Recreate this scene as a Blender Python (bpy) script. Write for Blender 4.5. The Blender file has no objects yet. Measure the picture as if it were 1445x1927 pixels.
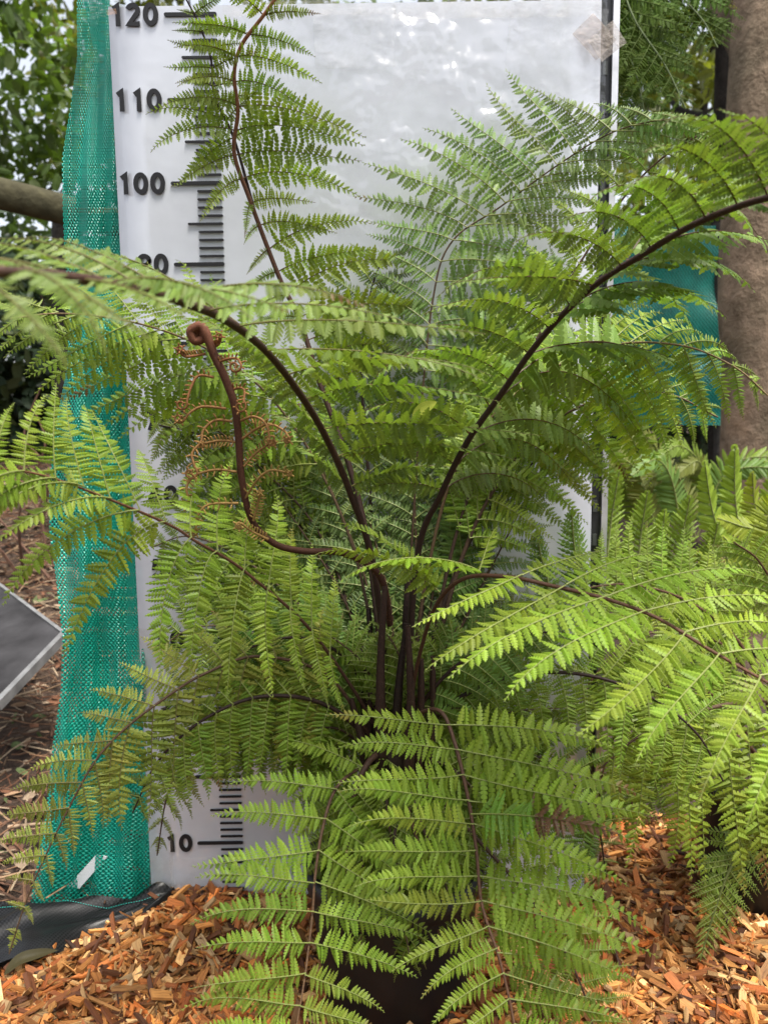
import bpy, math, random
import numpy as np
from mathutils import Vector, Matrix

R = math.radians
SC = bpy.context.scene
COL = SC.collection
random.seed(7)
RNG = np.random.default_rng(7)

# ------------------------------------------------------------------ camera
F, CX, CY, HC, PITCH, ROLL = 1400.0, 722.5, 963.5, 0.705, R(7.33), -0.0138
_w = np.array([0, math.cos(PITCH), -math.sin(PITCH)])
_u0 = np.array([0, math.sin(PITCH), math.cos(PITCH)])
_r0 = np.array([1.0, 0, 0])
_r = _r0 * math.cos(ROLL) + _u0 * math.sin(ROLL)
_u = np.cross(_r, _w)
CAM = np.array([0, 0, HC])
BY = 0.9966                                  # distance of the height board


def P(x, y, Y):
    """photo position + distance from the camera -> point in the world"""
    d = _w + _r * (x - CX) / F - _u * (y - CY) / F
    return CAM + d * (Y / d[1])


cd = bpy.data.cameras.new('camera')
cam = bpy.data.objects.new('camera', cd)
COL.objects.link(cam)
M = Matrix(((_r[0], _u[0], -_w[0], 0), (_r[1], _u[1], -_w[1], 0), (_r[2], _u[2], -_w[2], HC), (0, 0, 0, 1)))
cam.matrix_world = M
cd.sensor_fit = 'VERTICAL'
cd.sensor_height = 36.0
cd.lens = F / 1927 * 36
cd.clip_start = 0.02
cd.clip_end = 500
cd.dof.use_dof = True
cd.dof.focus_distance = 0.80
cd.dof.aperture_fstop = 7.5
SC.camera = cam

# ------------------------------------------------------------------ light
SUN_EL, SUN_AZ = 72.0, 140.0                 # azimuth clockwise from +Y: high, behind the camera and to its right
wd = bpy.data.worlds.new('World')
SC.world = wd
wd.use_nodes = True
wn = wd.node_tree
sky = wn.nodes.new('ShaderNodeTexSky')
sky.sky_type = 'NISHITA'
sky.sun_disc = False
sky.sun_elevation = R(SUN_EL)
sky.sun_rotation = R(SUN_AZ)
sky.air_density = 1.0
sky.dust_density = 4.0
sky.ozone_density = 1.0
hs = wn.nodes.new('ShaderNodeHueSaturation')
hs.inputs['Saturation'].default_value = 0.35
bg = wn.nodes['Background']
wn.links.new(sky.outputs[0], hs.inputs['Color'])
wn.links.new(hs.outputs[0], bg.inputs['Color'])
bg.inputs['Strength'].default_value = 0.13
sl = bpy.data.lights.new('sun', 'SUN')
sl.energy = 2.0
sl.angle = R(14)
sl.color = (1.0, 0.95, 0.86)
so = bpy.data.objects.new('sun', sl)
COL.objects.link(so)
_sd = Vector((math.sin(R(SUN_AZ)) * math.cos(R(SUN_EL)), math.cos(R(SUN_AZ)) * math.cos(R(SUN_EL)), math.sin(R(SUN_EL))))
so.rotation_euler = _sd.to_track_quat('Z', 'Y').to_euler()
SC.view_settings.view_transform = 'Standard'
SC.view_settings.look = 'None'
SC.view_settings.exposure = 1.38
SC.view_settings.gamma = 1
SC.cycles.use_denoising = True
SC.cycles.max_bounces = 8
SC.cycles.diffuse_bounces = 4
SC.cycles.glossy_bounces = 3
SC.cycles.transmission_bounces = 4
SC.cycles.transparent_max_bounces = 12
SC.cycles.sample_clamp_indirect = 6

# ------------------------------------------------------------------ helpers


def nrm(v):
    v = np.asarray(v, float)
    return v / np.maximum(np.linalg.norm(v, axis=-1, keepdims=True), 1e-9)


class Geo:
    """collects vertices, faces and a colour per vertex; builds ONE mesh object"""

    def __init__(s):
        s.v, s.f, s.c, s.g, s.m, s.n = [], [], [], [], [], 0

    def add(s, v, f, col, grain=None, mat=0):
        v = np.asarray(v, float).reshape(-1, 3)
        f = np.asarray(f, int)
        c = np.asarray(col, float)
        if c.ndim == 1:
            c = np.broadcast_to(c, (len(v), 3))
        s.v.append(v)
        s.f.append(f + s.n)
        s.c.append(c)
        s.g.append(np.zeros((len(v), 3)) if grain is None else np.asarray(grain, float))
        s.m.append(mat)
        s.n += len(v)

    def build(s, name, mats, parent=None, smooth=False):
        me = bpy.data.meshes.new(name)
        v = np.concatenate(s.v)
        nl = sum(f.size for f in s.f)
        nf = sum(f.shape[0] for f in s.f)
        me.vertices.add(len(v))
        me.vertices.foreach_set('co', v.astype(np.float32).ravel())
        me.loops.add(nl)
        me.loops.foreach_set('vertex_index', np.concatenate([f.ravel() for f in s.f]).astype(np.int32))
        me.polygons.add(nf)
        tot = np.concatenate([np.full(f.shape[0], f.shape[1]) for f in s.f])
        st = np.concatenate([[0], np.cumsum(tot)[:-1]])
        me.polygons.foreach_set('loop_start', st.astype(np.int32))
        me.polygons.foreach_set('material_index', np.concatenate([np.full(f.shape[0], m) for f, m in zip(s.f, s.m)]).astype(np.int32))
        me.polygons.foreach_set('use_smooth', np.full(nf, smooth))
        me.update(calc_edges=True)
        a = me.attributes.new('col', 'FLOAT_COLOR', 'POINT')
        c = np.concatenate(s.c)
        a.data.foreach_set('color', np.hstack([c, np.ones((len(c), 1))]).astype(np.float32).ravel())
        g = np.concatenate(s.g)
        if np.any(g):
            a = me.attributes.new('grain', 'FLOAT_VECTOR', 'POINT')
            a.data.foreach_set('vector', g.astype(np.float32).ravel())
        for m in (mats if isinstance(mats, (list, tuple)) else [mats]):
            me.materials.append(m)
        o = bpy.data.objects.new(name, me)
        COL.objects.link(o)
        if parent is not None:
            o.parent = parent
            o.matrix_parent_inverse = Matrix.Translation(-Vector(parent.location))
        return o


def empty(name, loc):
    o = bpy.data.objects.new(name, None)
    COL.objects.link(o)
    o.location = Vector([float(q) for q in loc])
    o.empty_display_size = 0.05
    return o


def tag(o, label=None, cat=None, group=None, kind=None):
    if label:
        o['label'] = label
    if cat:
        o['category'] = cat
    if group:
        o['group'] = group
    if kind:
        o['kind'] = kind
    return o


def catmull(pts, n, closed=False):
    """n points spread evenly by length on a smooth curve through pts"""
    p = np.asarray(pts, float)
    if len(p) == 2:
        return p[0] + (p[1] - p[0]) * np.linspace(0, 1, n)[:, None]
    q = np.vstack([2 * p[0] - p[1], p, 2 * p[-1] - p[-2]])
    out = []
    for i in range(1, len(q) - 2):
        t = np.linspace(0, 1, 16, endpoint=False)[:, None]
        a, b, c, d = q[i - 1], q[i], q[i + 1], q[i + 2]
        out.append(.5 * ((2 * b) + (-a + c) * t + (2 * a - 5 * b + 4 * c - d) * t ** 2 + (-a + 3 * b - 3 * c + d) * t ** 3))
    out = np.vstack(out + [p[-1:]])
    L = np.concatenate([[0], np.cumsum(np.linalg.norm(np.diff(out, axis=0), axis=1))])
    s = np.linspace(0, L[-1], n)
    return np.stack([np.interp(s, L, out[:, k]) for k in range(out.shape[1])], 1)


def tube(geo, pts, rad, col, k=6, grain=False, mat=0, flat=1.0):
    p = np.asarray(pts, float)
    n = len(p)
    rad = np.broadcast_to(np.asarray(rad, float), (n,))
    t = nrm(np.gradient(p, axis=0))
    ref = np.array([0.0, 0, 1]) if abs(t[0][2]) < .9 else np.array([1.0, 0, 0])
    a = np.zeros((n, 3))
    a[0] = nrm(ref - t[0] * (ref @ t[0]))
    for i in range(1, n):
        w = a[i - 1] - t[i] * (a[i - 1] @ t[i])
        a[i] = nrm(w)
    b = np.cross(t, a)
    th = np.linspace(0, 2 * np.pi, k, endpoint=False)
    ring = p[:, None] + rad[:, None, None] * (np.cos(th)[None, :, None] * a[:, None] + flat * np.sin(th)[None, :, None] * b[:, None])
    v = ring.reshape(-1, 3)
    i = np.arange(n - 1)[:, None] * k
    j = np.arange(k)[None]
    j2 = (j + 1) % k
    f = np.stack([i + j, i + j2, i + k + j2, i + k + j], -1).reshape(-1, 4)
    c = np.asarray(col, float)
    if c.ndim == 2:
        c = np.repeat(c, k, axis=0)
    gr = None
    if grain:
        L = np.concatenate([[0], np.cumsum(np.linalg.norm(np.diff(p, axis=0), axis=1))])
        gr = np.stack([np.repeat(L, k), np.tile(np.arange(k), n) * .37, np.zeros(n * k)], 1)
    geo.add(v, f, c, gr, mat)
    geo.add(np.vstack([ring[0], ring[-1]]), [list(range(k))[::-1], list(range(k, 2 * k))], c[0] if c.ndim == 2 else c, None, mat)


def box(geo, c, s, col, rot=None, mat=0, taper=None):
    s = np.asarray(s, float) / 2
    v = np.array([[x, y, z] for z in (-1, 1) for y in (-1, 1) for x in (-1, 1)], float) * s
    if rot is not None:
        v = v @ np.asarray(rot).T
    v = v + np.asarray(c, float)
    geo.add(v, [[0, 2, 3, 1], [4, 5, 7, 6], [0, 1, 5, 4], [2, 6, 7, 3], [0, 4, 6, 2], [1, 3, 7, 5]], col, None, mat)


def grid(geo, pts, col, closed_u=False, mat=0, grain=None):
    """pts: rows x cols x 3"""
    p = np.asarray(pts, float)
    n, k = p.shape[:2]
    i = np.arange(n - 1)[:, None] * k
    j = np.arange(k if closed_u else k - 1)[None]
    j2 = (j + 1) % k
    f = np.stack([i + j, i + j2, i + k + j2, i + k + j], -1).reshape(-1, 4)
    geo.add(p.reshape(-1, 3), f, col, None if grain is None else np.asarray(grain).reshape(-1, 3), mat)


def fbm(x, y, seed=0, oct=4):
    r = np.random.default_rng(seed)
    z = 0
    for o in range(oct):
        for _ in range(3):
            a, ph = r.uniform(0, 6.28), r.uniform(0, 6.28)
            k = 2 ** o
            z = z + np.sin((x * math.cos(a) + y * math.sin(a)) * k + ph) / k / 3
    return z


# ------------------------------------------------------------------ materials


def mat(name):
    m = bpy.data.materials.new(name)
    m.use_nodes = True
    nt = m.node_tree
    return m, nt, nt.nodes, nt.links, nt.nodes['Principled BSDF']


def attr(N, name='col'):
    a = N.new('ShaderNodeAttribute')
    a.attribute_name = name
    return a


def noise(N, L, scale, detail=3, vec=None, rough=.5):
    n = N.new('ShaderNodeTexNoise')
    n.inputs['Scale'].default_value = scale
    n.inputs['Detail'].default_value = detail
    n.inputs['Roughness'].default_value = rough
    if vec is None:
        g = N.new('ShaderNodeNewGeometry')
        L.new(g.outputs['Position'], n.inputs['Vector'])
    else:
        L.new(vec, n.inputs['Vector'])
    return n


def ramp(N, L, fac, stops):
    r = N.new('ShaderNodeValToRGB')
    while len(r.color_ramp.elements) < len(stops):
        r.color_ramp.elements.new(.5)
    for e, (p, c) in zip(r.color_ramp.elements, stops):
        e.position = p
        e.color = (*c, 1) if len(c) == 3 else c
    L.new(fac, r.inputs[0])
    return r


def bump(N, L, h, strength, dist, bsdf):
    b = N.new('ShaderNodeBump')
    b.inputs['Strength'].default_value = strength
    b.inputs['Distance'].default_value = dist
    L.new(h, b.inputs['Height'])
    L.new(b.outputs[0], bsdf.inputs['Normal'])
    return b


def mul(N, L, a, b, blend='MULTIPLY', fac=1.0):
    m = N.new('ShaderNodeMix')
    m.data_type = 'RGBA'
    m.blend_type = blend
    m.inputs[0].default_value = fac
    L.new(a, m.inputs[6])
    if isinstance(b, tuple):
        m.inputs[7].default_value = (*b, 1)
    else:
        L.new(b, m.inputs[7])
    return m.outputs[2]


def leaf_material(name, trans=.39, rough=.42, spec=.25, nscale=900):
    m, nt, N, L, B = mat(name)
    a = attr(N)
    n = noise(N, L, nscale, 2)
    r = ramp(N, L, n.outputs['Fac'], [(.25, (.82, .86, .8)), (.75, (1.14, 1.1, 1.1))])
    c = mul(N, L, a.outputs['Color'], r.outputs[0])
    g = N.new('ShaderNodeNewGeometry')
    mx = N.new('ShaderNodeMix')
    mx.data_type = 'RGBA'
    L.new(g.outputs['Backfacing'], mx.inputs[0])
    L.new(c, mx.inputs[6])
    under = mul(N, L, c, (.16, .175, .06), 'MIX', .35)      # the paler, duller underside of the blade
    L.new(under, mx.inputs[7])
    L.new(mx.outputs[2], B.inputs['Base Color'])
    B.inputs['Roughness'].default_value = rough
    B.inputs['Specular IOR Level'].default_value = spec
    bump(N, L, n.outputs['Fac'], .25, .0006, B)
    t = N.new('ShaderNodeBsdfTranslucent')
    L.new(mul(N, L, c, (1.15, 1.2, .48)), t.inputs['Color'])
    s = N.new('ShaderNodeMixShader')
    s.inputs[0].default_value = trans
    L.new(B.outputs[0], s.inputs[1])
    L.new(t.outputs[0], s.inputs[2])
    L.new(s.outputs[0], N['Material Output'].inputs['Surface'])
    return m


def plain(name, rough=.6, spec=.4, var=None, bmp=None, metal=0, usegrain=False):
    """colour from the mesh, mottled by noise"""
    m, nt, N, L, B = mat(name)
    a = attr(N)
    out = a.outputs['Color']
    vec = attr(N, 'grain').outputs['Vector'] if usegrain else None
    if var:
        n = noise(N, L, var[0], 4, vec)
        r = ramp(N, L, n.outputs['Fac'], [(.28, (1 - var[1],) * 3), (.72, (1 + var[1],) * 3)])
        out = mul(N, L, out, r.outputs[0])
    L.new(out, B.inputs['Base Color'])
    B.inputs['Roughness'].default_value = rough
    B.inputs['Specular IOR Level'].default_value = spec
    B.inputs['Metallic'].default_value = metal
    if bmp:
        n2 = noise(N, L, bmp[0], 4, vec)
        bump(N, L, n2.outputs['Fac'], bmp[1], bmp[2], B)
    return m


M_LEAF = leaf_material('fern leaf')
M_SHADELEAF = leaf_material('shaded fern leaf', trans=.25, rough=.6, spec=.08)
M_TREELEAF = leaf_material('tree leaf', trans=.45, rough=.5, spec=.3, nscale=60)
M_STALK = plain('fern stalk', .6, .3, (400, .35), (700, .6, .0008))
M_FUZZ = plain('young fern scales', .7, .2, (600, .25), (900, .5, .0006))
M_BARK = plain('bark', .9, .2, (22, .45), (30, .9, .012))
m, nt, N, L, B = mat('trunk bark')
a = attr(N)
g_ = N.new('ShaderNodeNewGeometry')
mp = N.new('ShaderNodeMapping')
mp.inputs['Scale'].default_value = (1, 1, .75)
L.new(g_.outputs['Position'], mp.inputs['Vector'])
n = noise(N, L, 26, 6, mp.outputs[0], .68)
n2 = noise(N, L, 7, 3, mp.outputs[0], .6)
r = ramp(N, L, n.outputs['Fac'], [(.30, (.45, .42, .38)), (.48, (.9, .88, .85)), (.62, (1.15, 1.12, 1.08)), (.78, (1.75, 1.7, 1.6))])
r2 = ramp(N, L, n2.outputs['Fac'], [(.35, (.65, .68, .62)), (.6, (1.1, 1.05, 1.0)), (.75, (1.25, 1.1, .98))])
L.new(mul(N, L, mul(N, L, a.outputs['Color'], r.outputs[0]), r2.outputs[0]), B.inputs['Base Color'])
B.inputs['Roughness'].default_value = .9
B.inputs['Specular IOR Level'].default_value = .2
bump(N, L, n.outputs['Fac'], 1.0, .02, B)
M_BARK = m
M_WOOD = plain('weathered wood', .85, .2, (30, .35), (60, .7, .006))
M_STICK = plain('dry sticks', .85, .2, (80, .35), None)
M_POT = plain('black plastic pot', .5, .35, (30, .3), (120, .15, .001))
M_METAL = plain('metal', .42, .5, (60, .15), (200, .1, .0005), metal=.85)
M_BLACK = plain('black plastic', .4, .5, (60, .2), None)
M_PRINT = plain('black numerals', .55, .3, None, None)

# wood chips: grain runs along each chip
m, nt, N, L, B = mat('wood chip')
a = attr(N)
g = attr(N, 'grain')
mp = N.new('ShaderNodeMapping')
mp.inputs['Scale'].default_value = (60, 700, 1)
L.new(g.outputs['Vector'], mp.inputs['Vector'])
n = noise(N, L, 1.0, 4, mp.outputs[0], .65)
r = ramp(N, L, n.outputs['Fac'], [(.28, (.45, .38, .33)), (.5, (.95, .93, .9)), (.75, (1.25, 1.25, 1.2))])
L.new(mul(N, L, a.outputs['Color'], r.outputs[0]), B.inputs['Base Color'])
B.inputs['Roughness'].default_value = .62
B.inputs['Specular IOR Level'].default_value = .35
bump(N, L, n.outputs['Fac'], .7, .0012, B)
M_CHIP = m

# soil under everything
m, nt, N, L, B = mat('soil')
n = noise(N, L, 9, 8, None, .7)
n2 = noise(N, L, 130, 4, None, .7)
r = ramp(N, L, n.outputs['Fac'], [(.3, (.028, .018, .012)), (.5, (.07, .042, .027)), (.7, (.13, .085, .055))])
r2 = ramp(N, L, n2.outputs['Fac'], [(.3, (.5, .5, .5)), (.7, (1.3, 1.3, 1.3))])
L.new(mul(N, L, r.outputs[0], r2.outputs[0]), B.inputs['Base Color'])
B.inputs['Roughness'].default_value = .95
bump(N, L, n2.outputs['Fac'], .9, .012, B)
M_SOIL = m

# height board: white sheet under clear glossy film
m, nt, N, L, B = mat('white board')
n = noise(N, L, 7, 6, None, .65)
r = ramp(N, L, n.outputs['Fac'], [(.3, (.51, .53, .585)), (.6, (.565, .585, .64)), (.8, (.59, .61, .66))])
n3 = noise(N, L, 260, 2)
r3 = ramp(N, L, n3.outputs['Fac'], [(.72, (1, 1, 1)), (.8, (.72, .66, .58))])
n5 = noise(N, L, 3, 3)
r5 = ramp(N, L, n5.outputs['Fac'], [(.45, (0, 0, 0)), (.75, (.6, .6, .6))])
mx = N.new('ShaderNodeMix')
mx.data_type = 'RGBA'
mx.blend_type = 'MULTIPLY'
L.new(r5.outputs[0], mx.inputs[0])
L.new(r.outputs[0], mx.inputs[6])
L.new(r3.outputs[0], mx.inputs[7])
L.new(mx.outputs[2], B.inputs['Base Color'])
B.inputs['Roughness'].default_value = .16
B.inputs['Specular IOR Level'].default_value = 1.0
B.inputs['Coat Weight'].default_value = 1.0
B.inputs['Coat IOR'].default_value = 1.55
B.inputs['Coat Roughness'].default_value = .06
n4 = noise(N, L, 14, 3, None, .55)
bump(N, L, n4.outputs['Fac'], .22, .006, B)
M_BOARD = m

# clear film / tape
m, nt, N, L, B = mat('clear film')
n = noise(N, L, 40, 4, None, .6)
tr = N.new('ShaderNodeBsdfTransparent')
a = attr(N)
L.new(a.outputs['Color'], B.inputs['Base Color'])
B.inputs['Roughness'].default_value = .22
B.inputs['Specular IOR Level'].default_value = .8
bump(N, L, n.outputs['Fac'], .8, .008, B)
fr = ramp(N, L, n.outputs['Fac'], [(.35, (.03, .03, .03)), (.7, (.22, .22, .22))])
s = N.new('ShaderNodeMixShader')
L.new(fr.outputs[0], s.inputs[0])
L.new(tr.outputs[0], s.inputs[1])
L.new(B.outputs[0], s.inputs[2])
L.new(s.outputs[0], N['Material Output'].inputs['Surface'])
M_FILM = m
m, nt, N, L, B = mat('crinkled clear film')
n0 = noise(N, L, 11, 3, None, .6)
n_m = noise(N, L, 3.2, 2)
n = ramp(N, L, n0.outputs['Fac'], [(.46, (0, 0, 0)), (.72, (1, 1, 1))])
n_mm = ramp(N, L, n_m.outputs['Fac'], [(.42, (.1, .1, .1)), (.6, (1, 1, 1))])
N.remove(B)
gl = N.new('ShaderNodeBsdfGlossy')
gl.inputs['Roughness'].default_value = .07
bb = N.new('ShaderNodeBump')
bb.inputs['Strength'].default_value = .9
bb.inputs['Distance'].default_value = .014
L.new(mul(N, L, n.outputs[0], n_mm.outputs[0]), bb.inputs['Height'])
L.new(bb.outputs[0], gl.inputs['Normal'])
tr = N.new('ShaderNodeBsdfTransparent')
s = N.new('ShaderNodeMixShader')
s.inputs[0].default_value = .07
L.new(tr.outputs[0], s.inputs[1])
L.new(gl.outputs[0], s.inputs[2])
L.new(s.outputs[0], N['Material Output'].inputs['Surface'])
M_CLEAR = m
m = M_FILM
m2 = m.copy()
m2.name = 'brown tape'
for nd in m2.node_tree.nodes:
    if nd.type == 'VALTORGB':
        nd.color_ramp.elements[0].color = (.30, .30, .30, 1)
        nd.color_ramp.elements[1].color = (.6, .6, .6, 1)
M_TAPE = m2

# knitted shade net: rows of thread with real holes between
def net_material(name, cu, cv, fill, col):
    m, nt, N, L, B = mat(name)
    g = attr(N, 'grain')
    sp = N.new('ShaderNodeSeparateXYZ')
    L.new(g.outputs['Vector'], sp.inputs[0])

    def math_(op, a, b=None):
        n = N.new('ShaderNodeMath')
        n.operation = op
        for i, q in enumerate((a, b)):
            if q is None:
                continue
            if isinstance(q, (int, float)):
                n.inputs[i].default_value = q
            else:
                L.new(q, n.inputs[i])
        return n.outputs[0]
    u = math_('MULTIPLY', sp.outputs[0], 2 * math.pi / cu)
    v = math_('MULTIPLY', sp.outputs[1], 2 * math.pi / cv)
    wob = math_('SINE', v)
    us = math_('ADD', u, math_('MULTIPLY', wob, .35))
    h = math_('MULTIPLY', math_('MULTIPLY', math_('SINE', us), math_('SINE', v)), -1.0)
    dn = noise(N, L, 25, 3)
    h2 = math_('ADD', h, math_('MULTIPLY', math_('SUBTRACT', dn.outputs['Fac'], .5), .5))
    al = math_('GREATER_THAN', h2, fill)
    nn = noise(N, L, 18, 3)
    r = ramp(N, L, nn.outputs['Fac'], [(.3, tuple(c * .75 for c in col)), (.7, tuple(c * 1.25 for c in col))])
    L.new(r.outputs[0], B.inputs['Base Color'])
    B.inputs['Roughness'].default_value = .28
    B.inputs['Specular IOR Level'].default_value = .7
    bump(N, L, h, .8, .0012, B)
    t = N.new('ShaderNodeBsdfTranslucent')
    L.new(r.outputs[0], t.inputs['Color'])
    s1 = N.new('ShaderNodeMixShader')
    s1.inputs[0].default_value = .35
    L.new(B.outputs[0], s1.inputs[1])
    L.new(t.outputs[0], s1.inputs[2])
    tr = N.new('ShaderNodeBsdfTransparent')
    s = N.new('ShaderNodeMixShader')
    L.new(al, s.inputs[0])
    L.new(tr.outputs[0], s.inputs[1])
    L.new(s1.outputs[0], s.inputs[2])
    L.new(s.outputs[0], N['Material Output'].inputs['Surface'])
    return m


M_NET = net_material('green knitted net', .0056, .0072, -.24, (.015, .42, .31))
M_CLOTH = net_material('green shade cloth', .010, .012, -.75, (.004, .25, .19))

# black woven weed mat
m, nt, N, L, B = mat('woven weed mat')
g = attr(N, 'grain')
ck = N.new('ShaderNodeTexChecker')
ck.inputs['Scale'].default_value = 1 / .0030
ck.inputs['Color1'].default_value = (.003, .003, .003, 1)
ck.inputs['Color2'].default_value = (.016, .016, .017, 1)
L.new(g.outputs['Vector'], ck.inputs['Vector'])
L.new(ck.outputs['Color'], B.inputs['Base Color'])
B.inputs['Roughness'].default_value = .30
B.inputs['Specular IOR Level'].default_value = .22
bump(N, L, ck.outputs['Fac'], .6, .0007, B)
M_MAT = m

# ------------------------------------------------------------------ the ground


def ground_z(x, y):
    """flat bed near the camera, a bank rising behind the board"""
    t = np.clip((y - 1.15) / 2.4, 0, 1)
    bank = .62 * t * t * (3 - 2 * t)
    left = np.clip((-x - .1) / .5, 0, 1)
    return bank * (.55 + .45 * left) + .018 * fbm(x * 6, y * 6, 3) * np.clip((y - 1.0) * 3, .15, 1)


xs = np.concatenate([[-60, -30, -12, -6], np.linspace(-4, 4, 170), [6, 12, 30, 60]])
ys = np.concatenate([[-40, -15, -5, -2, -.5], np.linspace(.3, 5, 150), [7, 12, 30, 60]])
gx, gy = np.meshgrid(xs, ys)
gz = np.where(gy > 0, ground_z(gx, gy), 0) - .012
geo = Geo()
grid(geo, np.stack([gx, gy, gz], -1), (.07, .04, .03))
tag(geo.build('ground', M_SOIL, None, True), kind='structure')

# ------------------------------------------------------------------ wood chips
def mat_edge(x):
    """line where the mulch meets the weed mat, Y as a function of X"""
    pa, pb = P(0, 1838, .855), P(330, 1690, .985)
    return np.interp(x, [pa[0], pb[0]], [pa[1], pb[1]])


def mulch_z(x, y):
    z = .012 + .010 * fbm(x * 9, y * 9, 11, 3)
    z = z + .022 * np.exp(-((x + .30) ** 2 + (y - .93) ** 2) / .010)
    z = z + .012 * np.exp(-((x - .45) ** 2 + (y - .86) ** 2) / .02)
    z = z - .02 * np.exp(-((x - .36) ** 2 + (y - 1.0) ** 2) / .01)
    return z


geo = Geo()
mx_, my_ = np.meshgrid(np.linspace(-.56, .9, 130), np.linspace(.55, 1.22, 70))
mz_ = mulch_z(mx_, my_) - .004
mz_ = np.where((my_ > mat_edge(mx_)) & (mx_ < P(330, 1690, .985)[0]), -.03, mz_)
grid(geo, np.stack([mx_, my_, mz_], -1), (.16, .06, .022))
NCH = 42000
cx = RNG.uniform(-.56, .9, NCH)
cy = RNG.uniform(.56, 1.2, NCH)
xr = P(330, 1690, .985)[0]
ok = ~((cy > mat_edge(cx) - .004) & (cx < xr))
cx, cy = cx[ok], cy[ok]
n_ = len(cx)
ln = np.exp(RNG.normal(math.log(.0175), .72, n_)).clip(.003, .062)
wd_ = (ln * RNG.choice([.10, .16, .24, .36, .5], n_, p=[.22, .28, .25, .17, .08]) * RNG.uniform(.8, 1.2, n_)).clip(.0012, .014)
th_ = (wd_ * RNG.uniform(.18, .55, n_)).clip(.0006, .005)
yaw = RNG.uniform(0, 2 * np.pi, n_)
pit = RNG.normal(0, .34, n_)
rol = RNG.normal(0, .5, n_)
ax = np.stack([np.cos(yaw) * np.cos(pit), np.sin(yaw) * np.cos(pit), np.sin(pit)], 1)
up = nrm(np.stack([RNG.normal(0, .35, n_), RNG.normal(0, .35, n_), np.ones(n_)], 1))
sd = nrm(np.cross(up, ax))
nn_ = np.cross(ax, sd)
tpl = np.array([[-1, -1, -1], [-1, 1, -1], [1, -1, -1], [1, 1, -1], [-1, -1, 1], [-1, 1, 1], [1, -1, 1], [1, 1, 1]], float) * .5
tv = np.broadcast_to(tpl, (n_, 8, 3)).copy()
tv[:, [0, 4], 0] += RNG.uniform(-.10, .18, (n_, 1))
tv[:, [1, 5], 0] += RNG.uniform(-.10, .18, (n_, 1))
tv[:, [2, 6], 0] += RNG.uniform(-.18, .10, (n_, 1))
tv[:, [3, 7], 0] += RNG.uniform(-.18, .10, (n_, 1))
tap = RNG.uniform(.3, 1, (n_, 1))
tv[:, [2, 3, 6, 7], 1] *= tap
tap = RNG.uniform(.5, 1, (n_, 1))
tv[:, [0, 1, 4, 5], 1] *= tap
tv[:, 4:, 1] *= RNG.uniform(.6, 1, (n_, 1))
cz = mulch_z(cx, cy) + RNG.uniform(-.002, .007, n_)
v = np.stack([cx, cy, cz], 1)[:, None] + tv[..., 0:1] * ln[:, None, None] * ax[:, None] + tv[..., 1:2] * wd_[:, None, None] * sd[:, None] + tv[..., 2:3] * th_[:, None, None] * nn_[:, None]
pal = np.array([[.50, .22, .060], [.58, .30, .10], [.42, .15, .040], [.62, .40, .18], [.24, .085, .028], [.10, .040, .018], [.52, .16, .035], [.70, .50, .27]])
pc = pal[RNG.choice(len(pal), n_, p=[.2, .19, .15, .13, .12, .08, .08, .05])] * np.array([.74, .67, .60]) * np.exp(RNG.normal(-.12, .42, (n_, 1)))
vc = np.repeat(pc, 8, axis=0)
off = RNG.uniform(0, 40, (n_, 1))
gr = np.stack([tv[..., 0] * ln[:, None] + off, tv[..., 1] * wd_[:, None] + tv[..., 2] * th_[:, None] + off, np.broadcast_to(off, (n_, 8))], -1).reshape(-1, 3)
fb = np.array([[0, 1, 3, 2], [4, 6, 7, 5], [0, 2, 6, 4], [1, 5, 7, 3], [0, 4, 5, 1], [2, 3, 7, 6]])
geo.add(v.reshape(-1, 3), (np.arange(n_)[:, None, None] * 8 + fb[None]).reshape(-1, 4), vc, gr)
tag(geo.build('wood_chips', M_CHIP), 'orange brown wood chip mulch covering the bed round the pots', kind='stuff')

# ------------------------------------------------------------------ height board
bz0, bz1 = .010, 1.214
L0, L1 = P(205, 30, BY), P(284, 1640, BY)
R0, R1 = P(1131, 30, BY), P(1113, 930, BY)


def board_x(side, z):
    a, b = (L0, L1) if side < 0 else (R0, R1)
    return a[0] + (b[0] - a[0]) * (z - a[2]) / (b[2] - a[2])


board = empty('height_board', (0, BY, 0))
tag(board, 'tall white measuring board with black centimetre scale standing behind the fern', 'height board')
geo = Geo()
nr, nc = 30, 16
zz = np.linspace(bz0, bz1, nr)
front = np.zeros((nr, nc, 3))
for i, z in enumerate(zz):
    xa, xb = board_x(-1, z), board_x(1, z)
    x = np.linspace(xa, xb, nc)
    front[i, :, 0] = x
    front[i, :, 1] = BY + .0012 * fbm(x * 5, np.full(nc, z * 4), 4, 2)
    front[i, :, 2] = z
back = front.copy()
back[:, :, 1] = BY + .009
loop = np.concatenate([front, back[:, ::-1]], 1)
grid(geo, loop, (.8, .8, .82), closed_u=True)
k = nc * 2
geo.add(np.vstack([loop[0], loop[-1]]), [[i, i + 1, 2 * nc - 2 - i, 2 * nc - 1 - i] for i in range(nc - 1)] + [[2 * nc + q for q in (i + 1, i, 2 * nc - 1 - i, 2 * nc - 2 - i)] for i in range(nc - 1)], (.8, .8, .82))
geo.build('panel', M_BOARD, board, True)


def bx(u, z):
    """point on the board's face u metres right of its left edge"""
    return np.array([board_x(-1, z) + u, BY - .0022, z])


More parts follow.
